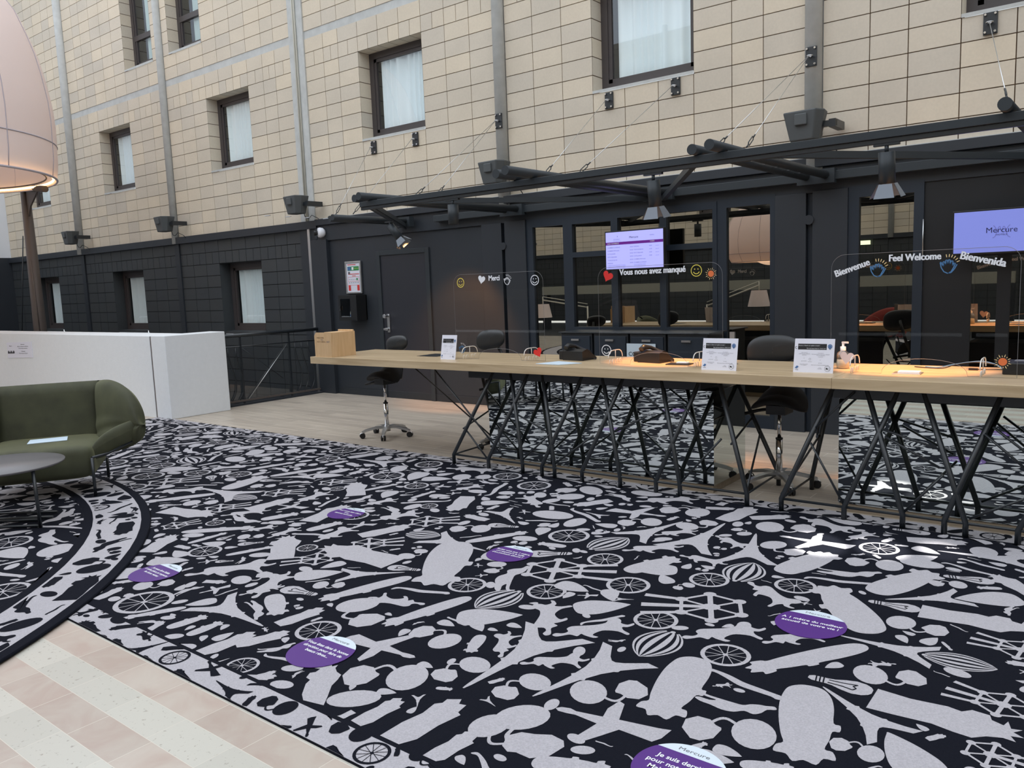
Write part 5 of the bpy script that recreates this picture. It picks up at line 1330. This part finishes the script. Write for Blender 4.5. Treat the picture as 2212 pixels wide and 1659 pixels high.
# easel signs
def easel(x, y, w_, h_, label, full=True):
    t = thing('counter_sign', label, 'sign', (x, y, DT), 0.02 if w_ < .2 else 0, 'white counter signs on the desk')
    lean = .04
    B = MB().use(M_paper); fn = lambda u, v, d=0.0: (u, v / h_ * lean + d, v)
    B.poly([(-w_ / 2, 0), (w_ / 2, 0), (w_ / 2, h_), (-w_ / 2, h_)], lambda u, v: fn(u, v), lambda u, v: fn(u, v, .003))
    B.build('sheet', None, t)
    MB().use(M_acryl).quad((-w_ / 2, .003 + lean, h_), (w_ / 2, .003 + lean, h_), (w_ / 2, .062, 0), (-w_ / 2, .062, 0)).build('back_leg', None, t)
    p = MB(); q = lambda m_, a, b, c, d, o=-.001: p.use(m_).quad(fn(a * w_, c * h_, o), fn(b * w_, c * h_, o), fn(b * w_, d * h_, o), fn(a * w_, d * h_, o))
    T = lambda s, cx, cz, sz, m_=M_ink, al='CENTER', o=-.0015: p.use(m_).text(s, lambda a, b: fn(cx * w_ + a, cz * h_ + b, o), sz, .0, al)
    q(M_inkblk, -.41, .31, .68, .85)
    k_ = w_ / .25
    T('Check in / Check out rapide et simple !', -.40, .785, .0085 * k_, M_wvinyl, 'LEFT', -.002); T('Fast and easy check in / check out !', .30, .705, .0085 * k_, M_wvinyl, 'RIGHT', -.002)
    p.use(M_bluep); ring(p, .39 * w_, .78 * h_, .010 * k_, .014 * k_, lambda a, b: fn(a, b, -.002), 20); p.poly(circle(.39 * w_, .78 * h_, .0085 * k_, n=16), lambda a, b: fn(a, b, -.002)); p.poly([(.39 * w_ - .008 * k_, .74 * h_), (.39 * w_, .68 * h_), (.39 * w_ + .008 * k_, .74 * h_)], lambda a, b: fn(a, b, -.002))
    T('C', -.46, .70, .022 * k_, M_inkblk)
    for cz, s in ((.58, 'Votre check in'), (.545, 'a partir de votre telephone'), (.51, 'application'), (.42, 'ou'), (.33, 'par courriel'), (.24, 'avant votre arrivee'), (.21, 'a la reception')): T(s, -.24, cz, .0066 * k_)
    for cz, s in ((.57, 'Your check in'), (.535, 'from your phone or from your computer'), (.50, 'with the application'), (.46, 'or by email'), (.37, 'or'), (.28, 'by email'), (.22, 'before your arrival at the reception desk'), (.14, 'at the'), (.11, 'front desk')): T(s, .17, cz, .0066 * k_)
    p.use(M_ink); ring(p, .36 * w_, .13 * h_, .0165 * k_, .018 * k_, lambda a, b: fn(a, b, -.002), 24); p.use(M_inkblk).poly([(.31 * w_, .12 * h_), (.34 * w_, .16 * h_), (.37 * w_, .13 * h_), (.36 * w_, .10 * h_)], lambda a, b: fn(a, b, -.002))
    p.use(M_ink); ring(p, .40 * w_, .12 * h_, .006 * k_, .0072 * k_, lambda a, b: fn(a, b, -.0021), 14)
    p.use(M_bluep).poly([(-.46 * w_, .13 * h_), (-.41 * w_, .20 * h_), (-.36 * w_, .17 * h_), (-.41 * w_, .11 * h_)], lambda a, b: fn(a, b, -.002)); q(M_ink, -.45, -.37, .07, .08)
    p.use(M_ink); ring(p, -.09 * w_, .40 * h_, .006 * k_, .007 * k_, lambda a, b: fn(a, b, -.002), 6); q(M_ink, -.14, -.04, .32, .325)
    p.build('print', None, t)
easel(-4.838, 5.20, .172, .212, 'narrow white counter sign left of the word Merci')
easel(-2.298, 5.165, .252, .215, 'white landscape counter sign left of the big stool backrest')
easel(-1.686, 5.23, .252, .215, 'white landscape counter sign beside the hand gel bottle')
# paper
m = MB().use(M_paperb).poly([(-.17, -.09), (.06, -.10), (.17, .06), (-.10, .13)], lambda u, v: (u, v, .0035), lambda u, v: (u, v, .0))
tag(m.build('paper_sheet', loc=(-3.64, 5.20, DT + .0015)), 'blank bluish paper sheet lying flat on the desk beside the left telephone', 'paper')
# telephones
def phone(x, y, label, rz=0.0):
    t = thing('telephone', label, 'telephone', (x, y, DT), rz, 'black office telephones')
    b = MB().use(M_plastic)
    P = [(-.085, 0.0), (.10, .0), (.10, .016), (-.02, .092), (-.085, .075)]
    b.poly([(y_, z_) for y_, z_ in P], lambda u, v: (-.075, u, v), lambda u, v: (.13, u, v)); b.build('body', None, t, bevel=.006)
    MB().use(M_plastic).box(-.14, -.07, -.06, .05, .0, .078).build('stand', None, t, bevel=.008)
    h_ = MB().use(M_plastic).tube([(-.045, -.08, .098), (-.045, -.045, .116), (-.03, .02, .108), (.02, .08, .068), (.06, .10, .05)], [.022, .024, .015, .017, .02], 10); h_.build('handset', None, t)
    k_ = MB().use(M_ink)
    for i in range(4):
        for j in range(3): k_.box(.0 + .03 * j, .018 + .03 * j, -.0 + .022 * i, .014 + .022 * i, .068 - .0115 * i, .072 - .0115 * i)
    k_.build('keypad', None, t)
    MB().use(M_plastic).tube([(.06 + .005 * math.cos(i * .9), .10 + .02 * math.sin(i * .15), .04 - .001 * i + .005 * math.sin(i * .9)) if i < 4 else (.06 + .006 * i * .9, .09 - .004 * (i - 4) + .008 * math.sin(i * 1.4), .009) for i in range(26)], .0032, 6).build('cord', None, t)
phone(-3.70, 5.53, 'left black telephone on the desk near the paper sheet', -.10)
phone(-3.01, 5.55, 'right black telephone on the desk near the small black tray', -.16)
# pen tray
t = thing('pen_tray', 'small black tray with a white object beside the right telephone', 'tray', (-2.71, 5.43, DT), .1)
MB().use(M_plastic).box(-.10, .08, -.055, .055, 0.0, .008).build('tray', None, t, bevel=.002); MB().use(M_wvinyl).box(-.03, .06, -.02, .02, .009, .02).build('card', None, t, bevel=.003)
# metal holder
t = thing('receipt_tray', 'shiny metal dish glowing under the right spotlight', 'tray', (-1.145, 5.36, DT), .05)
MB().use(M_alu).box(-.09, .07, -.055, .07, 0, .005).build('plate', None, t, bevel=.002); MB().use(M_wvinyl).box(-.06, .06, -.03, .045, .006, .016).build('slip', None, t)
# hand gel
t = thing('hand_gel_bottle', 'clear pump bottle of hand gel behind a pale heart sticker', 'bottle', (-1.585, 5.53, DT))
MB().use(M_bottle).lathe([(0, .002), (.038, .002), (.042, .01), (.042, .085), (.036, .105), (.018, .118), (.016, .125)], n=24).build('bottle', None, t)
MB().use(M_wvinyl).lathe([(.018, .119), (.018, .145), (.008, .147), (.007, .168), (0, .168)], n=16).box(-.008, .032, -.008, .008, .166, .177).build('pump', None, t)
MB().use(mat('gel', rgb(206, 206, 196), .2, trans=.0)).lathe([(0, .004), (.037, .004), (.037, .06), (0, .06)], n=20).build('gel', None, t)
# metal post thermometer-like stand behind the second sign
m = MB().use(M_alu).box(-.018, .018, -.01, .01, 0, .235); m.box(-.03, .03, -.03, .03, 0, .006); tag(m.build('metal_holder', loc=(-2.36, 5.55, DT)), 'upright metal holder sticking up behind the middle counter sign', 'holder')
# cables
def cbl(name, pts, r, m_, label):
    P = catm([p[:2] for p in pts], 1)
    Q = []
    for i in range(len(pts) - 1):
        for k_ in range(6):
            t_ = k_ / 6; a, b, c_, d_ = pts[max(0, i - 1)], pts[i], pts[i + 1], pts[min(len(pts) - 1, i + 2)]
            Q.append(tuple(.5 * (2 * b[j] + (c_[j] - a[j]) * t_ + (2 * a[j] - 5 * b[j] + 4 * c_[j] - d_[j]) * t_ ** 2 + (3 * b[j] - a[j] - 3 * c_[j] + d_[j]) * t_ ** 3) for j in range(3)))
    Q.append(pts[-1])
    o = MB().use(m_).tube(Q, r, 6).build(name)
    tag(o, label, 'cable', 'loose cables on the desk')
z0 = DT + .005
cbl('loose_cable', [(-1.19, 5.72, z0), (-1.12, 5.69, z0), (-1.02, 5.68, z0), (-.95, 5.74, z0 + .02), (-.85, 5.80, z0 + .03), (-.72, 5.75, z0 + .02), (-.685, 5.66, z0)], .0035, M_plastic, 'black cable curling between the metal dish and the small terminal')
cbl('loose_cable', [(-1.13, 5.74, z0), (-1.05, 5.73, z0), (-.97, 5.78, z0 + .015), (-.84, 5.815, z0 + .035), (-.75, 5.78, z0 + .025), (-.69, 5.69, z0 + .004)], .004, M_bvinyl, 'bluish cable arching over the black one on the desk')
m = MB().use(M_plastic).box(-.025, .025, -.010, .010, .0, .012); m.use(M_alu).box(-.04, -.025, -.006, .006, .003, .010); m.use(M_plastic).tube([(.025, 0, .006), (.06, -.005, .006), (.16, .02, .006)], .003, 6)
tag(m.build('plug_cable', loc=(-.845, 5.66, DT + .001)), 'short black cable with a metal plug near the right screen', 'cable', 'loose cables on the desk')
t = thing('card_terminal', 'black box shaped device at the right edge, behind the orange sun sticker', 'device', (-.50, 5.56, DT))
MB().use(M_plastic).box(-.17, .20, -.08, .14, .0, .07).build('body', None, t, bevel=.006); MB().use(M_ink).box(-.12, .16, .0, .10, .071, .074).build('display', None, t)

# ================================================================== RAILING AT THE VOID
t = thing('glass_railing', 'black railing with glass panel and curved bars between white pillar and black wall', 'railing', (-10.02, 7.0, 0))
P_ = lambda mb, nm: part(mb, nm, t)
X = -10.02
P_(MB().use(M_legs).tube([(X, 6.12, .985), (X, 7.88, .985)], .026, 12), 'handrail')
P_(MB().use(M_legs).tube([(X, 6.12, .83), (X, 7.88, .815)], .009, 8), 'mid_rail')
P_(MB().use(M_bronze).box(X - .015, X + .015, 6.12, 7.86, .05, .075), 'bottom_rail')
P_(MB().use(M_black).box(X - .05, X + .05, 6.12, 7.95, 0.0, .022), 'kerb')
for y in (6.52, 7.34):
    P_(MB().use(M_legs).box(X - .012, X + .012, y - .012, y + .012, .0, .97), 'post')
for y in (6.20, 6.32, 6.44, 7.44, 7.56, 7.68):
    pts = [(X, y, .82), (X, y + .005, .70), (X, y + .03, .58), (X, y + .07, .46), (X, y + .10, .34), (X, y + .09, .22), (X, y + .05, .13), (X, y + .01, .07)]
    P_(MB().use(M_legs).tube(pts, .008, 8), 'baluster')
P_(MB().use(M_alu).tube([(X, 7.32, .81), (X, 6.60, .08)], .006, 8), 'diagonal_rod')
P_(MB().use(M_legs).tube([(X, 6.55, .80), (X, 7.2, .3)], .004, 8), 'diagonal_rod')
P_(MB().use(M_rglass).quad((X - .02, 6.13, .08), (X - .02, 7.87, .08), (X - .02, 7.87, .80), (X - .02, 6.13, .80)), 'pane')

# notice on the parapet
m = MB().use(M_paper).quad((-14.74, 5.262, .655), (-13.76, 5.262, .70), (-13.76, 5.262, .935), (-14.73, 5.262, .91)); m.quad((-14.73, 5.268, .91), (-13.76, 5.268, .935), (-13.76, 5.268, .70), (-14.74, 5.268, .655))
m = MB().use(M_paper)
nx = lambda u, v: (-14.25 + u * 1.0, 5.262, .80 + v + .03 * u)
m.poly([(-.49, -.125), (.49, -.125), (.49, .125), (-.49, .125)], nx, lambda u, v: (nx(u, v)[0], 5.269, nx(u, v)[2]))
m.use(M_ink)
tx = lambda s, u, v, sz: m.text(s, lambda a, b: (nx(u + a, v + b)[0], 5.2605, nx(u + a, v + b)[2]), sz, .01, sx=1.6)
tx('Bienvenue', .15, .08, .022); tx('Merci de respecter les distances', .15, .05, .02); tx('dans les espaces communs', .15, .02, .02); tx('Welcome', .15, -.03, .022); tx('Please keep your distance', .15, -.06, .02); tx('Mercure', -.33, .06, .02)
for i in range(3): m.poly(circle(-.33 + .1 * (i - 1), -.03, .04, .022, n=10), lambda a, b: (nx(a, b)[0], 5.2605, nx(a, b)[2]))
m.poly([(-.47, -.055), (-.2, -.055), (-.2, -.035), (-.47, -.035)], lambda a, b: (nx(a, b)[0], 5.2605, nx(a, b)[2]))
tag(m.build('taped_notice'), 'white printed notice taped on the white parapet at the left', 'notice')

# ================================================================== GIANT LAMP SHADES
def bell(cx, cy, z0, s, label, post=None, energy=500, prof=None):
    t = thing('giant_lamp', label, 'lamp', (cx, cy, z0), 0, 'giant bell shaped lamp shades')
    prof0 = [(2.155, 0), (2.19, .25), (2.20, .52), (2.21, .85), (2.195, 1.15), (2.14, 1.53), (2.075, 1.85), (2.0, 2.10), (1.86, 2.48), (1.70, 2.72), (1.45, 2.98), (1.1, 3.2), (.6, 3.36), (.12, 3.42)]
    prof = prof or [(r * s, z * s) for r, z in prof0]
    sh = MB().use(M_shade).lathe(prof, n=96).build('shade', None, t)
    sm = MB().use(M_seam)
    def ringz(i, rr=.012): r, z = prof[i]; sm.tube([(r * math.cos(a), r * math.sin(a), z) for a in [2 * PI * k_ / 72 for k_ in range(72)]], rr * s, 6, closed=True)
    ringz(2 if s > .9 else 1); ringz(0, .018)
    for k_ in range(12):
        a = 2 * PI * k_ / 12 - .12
        sm.tube([((r + .004) * math.cos(a), (r + .004) * math.sin(a), z) for r, z in prof], .007 * s, 5)
    sm.build('seams', None, sh)
    rp = MB().use(M_rope); r = prof[0][0] - .05 * s
    N = 150
    for k_ in range(N):
        a = 2 * PI * k_ / N; b = 2 * PI * (k_ + .7) / N
        rp.tube([(r * math.cos(q), r * math.sin(q), .03) for q in (a, b)], .018 * s, 6)
    rp.build('rope_light', None, t)
    rg = MB().use(M_bronze); r2 = r - .10 * s
    rg.tube([(r2 * math.cos(2 * PI * k_ / 72), r2 * math.sin(2 * PI * k_ / 72), .05) for k_ in range(72)], .012, 6, closed=True); rg.build('inner_ring', None, t)
    light('lamp_glow', 'POINT', (cx, cy, z0 + 1.0 * s), energy, (1.0, .68, .50), shadow_soft_size=.5)
    return t
L1 = bell(-14.9, 4.05, 3.49, 1.0, 'giant pale bell shaped lamp shade with a rope light rim at the top left', energy=8)
L2 = bell(-6.36, -1.1, 1.83, .42, 'giant pale lamp shade seen only as a reflection in the kiosk window', energy=16, prof=[(.80, 0), (.90, .17), (.925, .30), (.93, .46), (.90, .65), (.83, .86), (.70, 1.06), (.57, 1.2), (.35, 1.34), (.05, 1.42)])
# the first lamp's post with bracket
p = thing('lamp_post', 'brown steel post with a short bracket under the giant lamp rim', 'post', (-16.01, 6.3, -3.15))
q = part(MB().use(M_bronze).tube([(-16.01, 6.3, -3.15), (-16.01, 6.3, 1.0), (-16.02, 6.3, 3.62)], [.11, .11, .075], 20), 'shaft', p)
q = part(MB().use(M_bronze).tube([(-16.15, 6.3, 3.62), (-14.75, 6.12, 3.44)], .055, 14).poly([(0, 0), (.55, -.04), (.12, -.32), (0, -.5)], lambda u, v: (-15.94 + u, 6.28, 3.58 + v), lambda u, v: (-15.94 + u, 6.31, 3.58 + v)), 'bracket', p)
part(MB().use(M_bronze).tube([(-15.84, 6.2, 2.3), (-15.78, 6.2, 1.0)], .012, 6), 'conduit', p)
m = MB().use(M_bronze).tube([(-18.6, 6.14, .98), (-15.2, 6.12, 1.0)], .026, 10).tube([(-18.6, 6.16, .82), (-16.2, 6.14, .92), (-15.3, 6.12, .995)], .02, 8); m.tube([(-17.6, 6.14, .97), (-17.6, 6.14, -.1)], .02, 8); m.tube([(-15.5, 6.13, .97), (-15.5, 6.13, -.1)], .02, 8)
tag(m.build('brown_handrail'), 'brown tubular handrail showing above the white parapet at the far left', 'handrail')
m = MB().use(M_legs).tube([(-18.13, 7.0, 2.9), (-18.9, 7.0, .3)], .012, 6).tube([(-18.9, 7.0, .3), (-18.9, 7.0, -3.1)], .012, 6)
tag(m.build('slanting_rod'), 'thin dark slanting rod in the shadowed corner at the far left', 'rod')

# ================================================================== ARMCHAIR
ac = thing('winged_armchair', 'olive green velvet armchair with rounded flared wings on thin black legs', 'armchair', (-6.442, 2.807, 0.0))
AX = Vector((-.545, -.84, 0)).normalized(); BX = Vector((AX.y, -AX.x, 0))
O3 = Vector((0, 0, 0))
def W(a, b, z): return O3 + AX * a + BX * b + Vector((0, 0, z))
def cm(P, t):
    n = len(P) - 1; x = max(0, min(n - 1e-6, t * n)); i = int(x); f_ = x - i
    g = lambda k_: P[max(0, min(n, k_))]
    a, b, c_, d_ = g(i - 1), g(i), g(i + 1), g(i + 2)
    return [.5 * (2 * b[j] + (c_[j] - a[j]) * f_ + (2 * a[j] - 5 * b[j] + 4 * c_[j] - d_[j]) * f_ * f_ + (3 * b[j] - a[j] - 3 * c_[j] + d_[j]) * f_ ** 3) for j in range(len(b))]
SW = 0.80
# back panel
def pillow(mb, fn, nu, nv, th, edge=.25):
    """closed cushion: fn(u,v)->(point, normal); thickness th tapering at the rim"""
    def E(u): return max(0.0, 1 - abs(2 * u - 1) ** (2 / edge)) ** .5
    front = lambda u, v: fn(u, v)[0] + fn(u, v)[1] * th * E(u) * E(v)
    back = lambda u, v: fn(u, v)[0] - fn(u, v)[1] * th * .6 * E(u) * E(v)
    mb.grid(front, nu, nv); mb.grid(back, nu, nv)
m = MB().use(M_velvet)
nf = lambda a, b, z: (AX * a + BX * b + Vector((0, 0, z))).normalized()
pillow(m, lambda u, v: (W(-.02 + (SW + .04) * u, .70 + .05 * v + .015 * math.sin(PI * u), .26 + .605 * v), nf(0, -1, .1)), 18, 14, .065)
m.build('back_cushion', None, ac)
# wings (one closed shape each side): section runs from the back corner outward, outline almost a half circle
def wing(side):
    mb = MB().use(M_velvet)
    top = [(0, .865), (.12, .874), (.32, .872), (.58, .835), (.80, .76), (.94, .65), (1.0, .52)]
    bot = [(0, .25), (.12, .265), (.32, .285), (.58, .315), (.80, .355), (.94, .41), (1.0, .52)]
    def pos(u, v):
        zt = cm([(x[1],) for x in top], u)[0]; zb = cm([(x[1],) for x in bot], u)[0]
        uu = cm([(x[0],) for x in top], u)[0]
        z = zb + (zt - zb) * v
        a = -.36 * uu; b = .72 - .42 * uu - .05 * math.sin(PI * v)
        if v < .5: b -= .16 * (1 - v * 2) * (1 - uu) ** .5; a += .03 * (1 - 2 * v) * (1 - uu)
        if side: a = SW - a
        return W(a, b, z)
    n_ = nf(.62 if side == 0 else -.62, -.75, .1)
    def E(u, v): return (max(0.0, 1 - abs(2 * v - 1) ** 6) ** .5) * (max(0.0, 1 - max(0, u) ** 7) ** .5)
    crease = lambda u, v: 1 - .35 * math.exp(-((v - (.30 + .14 * u)) / .05) ** 2) * (1 - u) ** .15
    mb.grid(lambda u, v: pos(u, v) + n_ * .06 * E(u, v) * crease(u, v), 26, 30)
    mb.grid(lambda u, v: pos(u, v) - n_ * .05 * E(u, v), 26, 30)
    mb.build('wing', None, ac)
wing(0); wing(1)
# lower arm roll of each side, lighter nap
for side in (0, 1):
    mb = MB().use(M_velvet)
    def AR(u, v, side=side):
        P = cm([(.03, .10, .33, .03), (-.04, .16, .375, .085), (-.13, .22, .42, .10), (-.23, .27, .46, .095), (-.30, .30, .49, .075), (-.345, .315, .515, .045)], u)
        a, b, z, r = P; ang = 2 * PI * v
        aa = a + r * .35 * math.cos(ang); bb_ = b - r * .75 * math.cos(ang) ; zz = z + r * .95 * math.sin(ang)
        if side: aa = SW - aa
        return W(aa, bb_, zz)
    mb.grid(AR, 20, 20); mb.build('arm_cushion', None, ac)
# seat cushion and front apron
m = MB().use(M_velvet)
def rb(u, v, x0, x1, y0, y1, z0, z1, e=.12):
    a = 2 * PI * u; ph = PI * (v - .5); s_ = lambda q, p_: math.copysign(abs(q) ** p_, q)
    c_ = s_(math.cos(ph), e * 2); return W((x0 + x1) / 2 + (x1 - x0) / 2 * s_(math.cos(a), e * 2) * c_, (y0 + y1) / 2 + (y1 - y0) / 2 * s_(math.sin(a), e * 2) * c_, (z0 + z1) / 2 + (z1 - z0) / 2 * s_(math.sin(ph), e * 3.2))
m.grid(lambda u, v: rb(u, v, -.01, SW + .01, -.01, .72, .16, .43), 48, 20, closeu=True); m.build('seat_cushion', None, ac)
m = MB().use(M_legs)
m.build('leg', None, ac) if False else None
for a, b in ((0.0, 0.0), (SW, 0.0), (0.0, .70), (SW, .70)):
    l = MB().use(M_legs).tube([tuple(W(a, b, .0245)), tuple(W(a, b, .33 if b < .1 else .2))], .0125, 8); l.build('leg', None, ac)
MB().use(M_legs).tube([tuple(W(0, .0, .33)), tuple(W(-.10, .14, .33)), tuple(W(-.30, .32, .40))], .010, 8).build('arm_rod', None, ac)
m = MB().use(M_paperb); m.poly([(.22, .33), (.50, .30), (.52, .50), (.25, .53)], lambda u, v: tuple(Vector((-6.442, 2.807, 0)) + W(u, v, .436)), lambda u, v: tuple(Vector((-6.442, 2.807, 0)) + W(u, v, .432)))
tag(m.build('paper_leaflet'), 'pale leaflet lying on the green armchair seat', 'paper')

# coffee table
ct = thing('coffee_table', 'round dark grey coffee table on thin black sled legs', 'table', (-6.27, 2.11, RZ + .003))
MB().use(M_tabletop).lathe([(0, .392), (.385, .392), (.400, .400), (.402, .406), (.400, .410), (0, .410)], n=72).build('table_top', None, ct)
def legframe(a):
    c_, s_ = math.cos(a), math.sin(a); r0 = .345
    pts = [(r0 * c_ - .0 * s_, r0 * s_, .392), (r0 * c_ * 1.05, r0 * s_ * 1.05, .012), (r0 * .1 * c_, r0 * .1 * s_, .012)]
    MB().use(M_legs).tube([(pts[0][0], pts[0][1], .392), (pts[1][0], pts[1][1], .012)], .011, 8).build('leg', None, ct)
    MB().use(M_legs).tube([pts[1], (-pts[1][0] * .0, 0, .012)], .010, 8).build('foot_bar', None, ct)
for s_ in (1, -1):
    U = [(.365 * s_, .07 * s_), (.20 * s_, .13 * s_)]
    for ux, uy in U: MB().use(M_legs).tube([(ux, uy, .392), (ux * 1.05, uy * 1.05, 0.0)], .0125, 8).build('leg', None, ct)
    for (ux, uy), (vx, vy) in ((U[0], (-.10 * s_, -.30 * s_)), (U[1], (-.22 * s_, -.22 * s_))):
        MB().use(M_legs).tube([(ux * 1.05, uy * 1.05, .012), (vx, vy, .012)], .010, 8).build('foot_bar', None, ct)

# ================================================================== THINGS SEEN ONLY IN THE REFLECTIONS
m = MB().use(mat('beam_grey', rgb(150, 150, 140), .7)).box(-16, -2.5, -6.3, -6.1, 1.15, 1.42); m.use(M_black).box(-16, -15.8, -6.3, -6.1, 0, 1.15); m.box(-2.7, -2.5, -6.3, -6.1, 0, 1.15)
tag(m.build('white_beam'), 'long pale horizontal beam reflected in the kiosk windows', 'beam')
def arm_lamp(x, y, a, label, h_=1.32):
    t = thing('arm_lamp', label, 'lamp', (x, y, RZ + .003), a, 'big white arm lamps reflected in the kiosk glass')
    MB().use(M_lampwhite).cyl((0, 0, 0), (0, 0, .03), .2, n=32).build('base', None, t)
    MB().use(M_lampwhite).tube([(0, 0, .03), (0, 0, .95)], .018, 10).build('pole', None, t)
    MB().use(M_lampwhite).tube([(0, 0, .92), (1.15, 0, h_)], .015, 8).build('arm', None, t)
    MB().use(M_lampwhite).tube([(0, 0, 1.0), (1.15, 0, h_ + .08)], .009, 8).build('tension_rod', None, t)
    MB().use(M_shade).lathe([(.22, -.42), (.15, -.10)], (1.15, 0, h_), 32).build('lamp_shade', None, t)
    MB().use(M_lampwhite).tube([(1.15, 0, h_ + .08), (1.15, 0, h_ - .14)], .012, 8).build('shade_stem', None, t)
arm_lamp(-7.35, -.1, 0.05, 'tall white arm lamp whose shade shows in the narrow door reflection')
arm_lamp(-10.4, -.2, PI - .2, 'tall white arm lamp reflected in the leftmost kiosk window', h_=1.12)
t = thing('red_armchair', 'red fabric armchair seen only in the right kiosk window reflection', 'armchair', (-4.0, -.4, RZ + .003), .4)
MB().use(M_redfab).grid(lambda u, v: ((.42 + .06 * math.cos(2 * PI * v)) * math.cos(PI * u), (.38 + .06 * math.cos(2 * PI * v)) * -math.sin(PI * u), .40 + .30 * math.sin(PI * u) * (1 + math.sin(2 * PI * v)) / 2 + .12 * math.sin(2 * PI * v)), 24, 12).build('backrest', None, t)
MB().use(M_redfab).lathe([(0, .30), (.34, .30), (.38, .36), (.34, .44), (0, .45)], n=32).build('seat', None, t)
for sx in (-1, 1):
    for sy in (-1, 1): MB().use(M_legs).tube([(sx * .22, sy * .2, .31), (sx * .28, sy * .26, 0)], .012, 8).build('leg', None, t)
m = MB().use(M_exit).box(-6.95, -6.65, YO + .07, YO + .11, 2.33, 2.45); tag(m.build('exit_light'), 'small lit sign glowing in the right kiosk window reflection', 'sign')
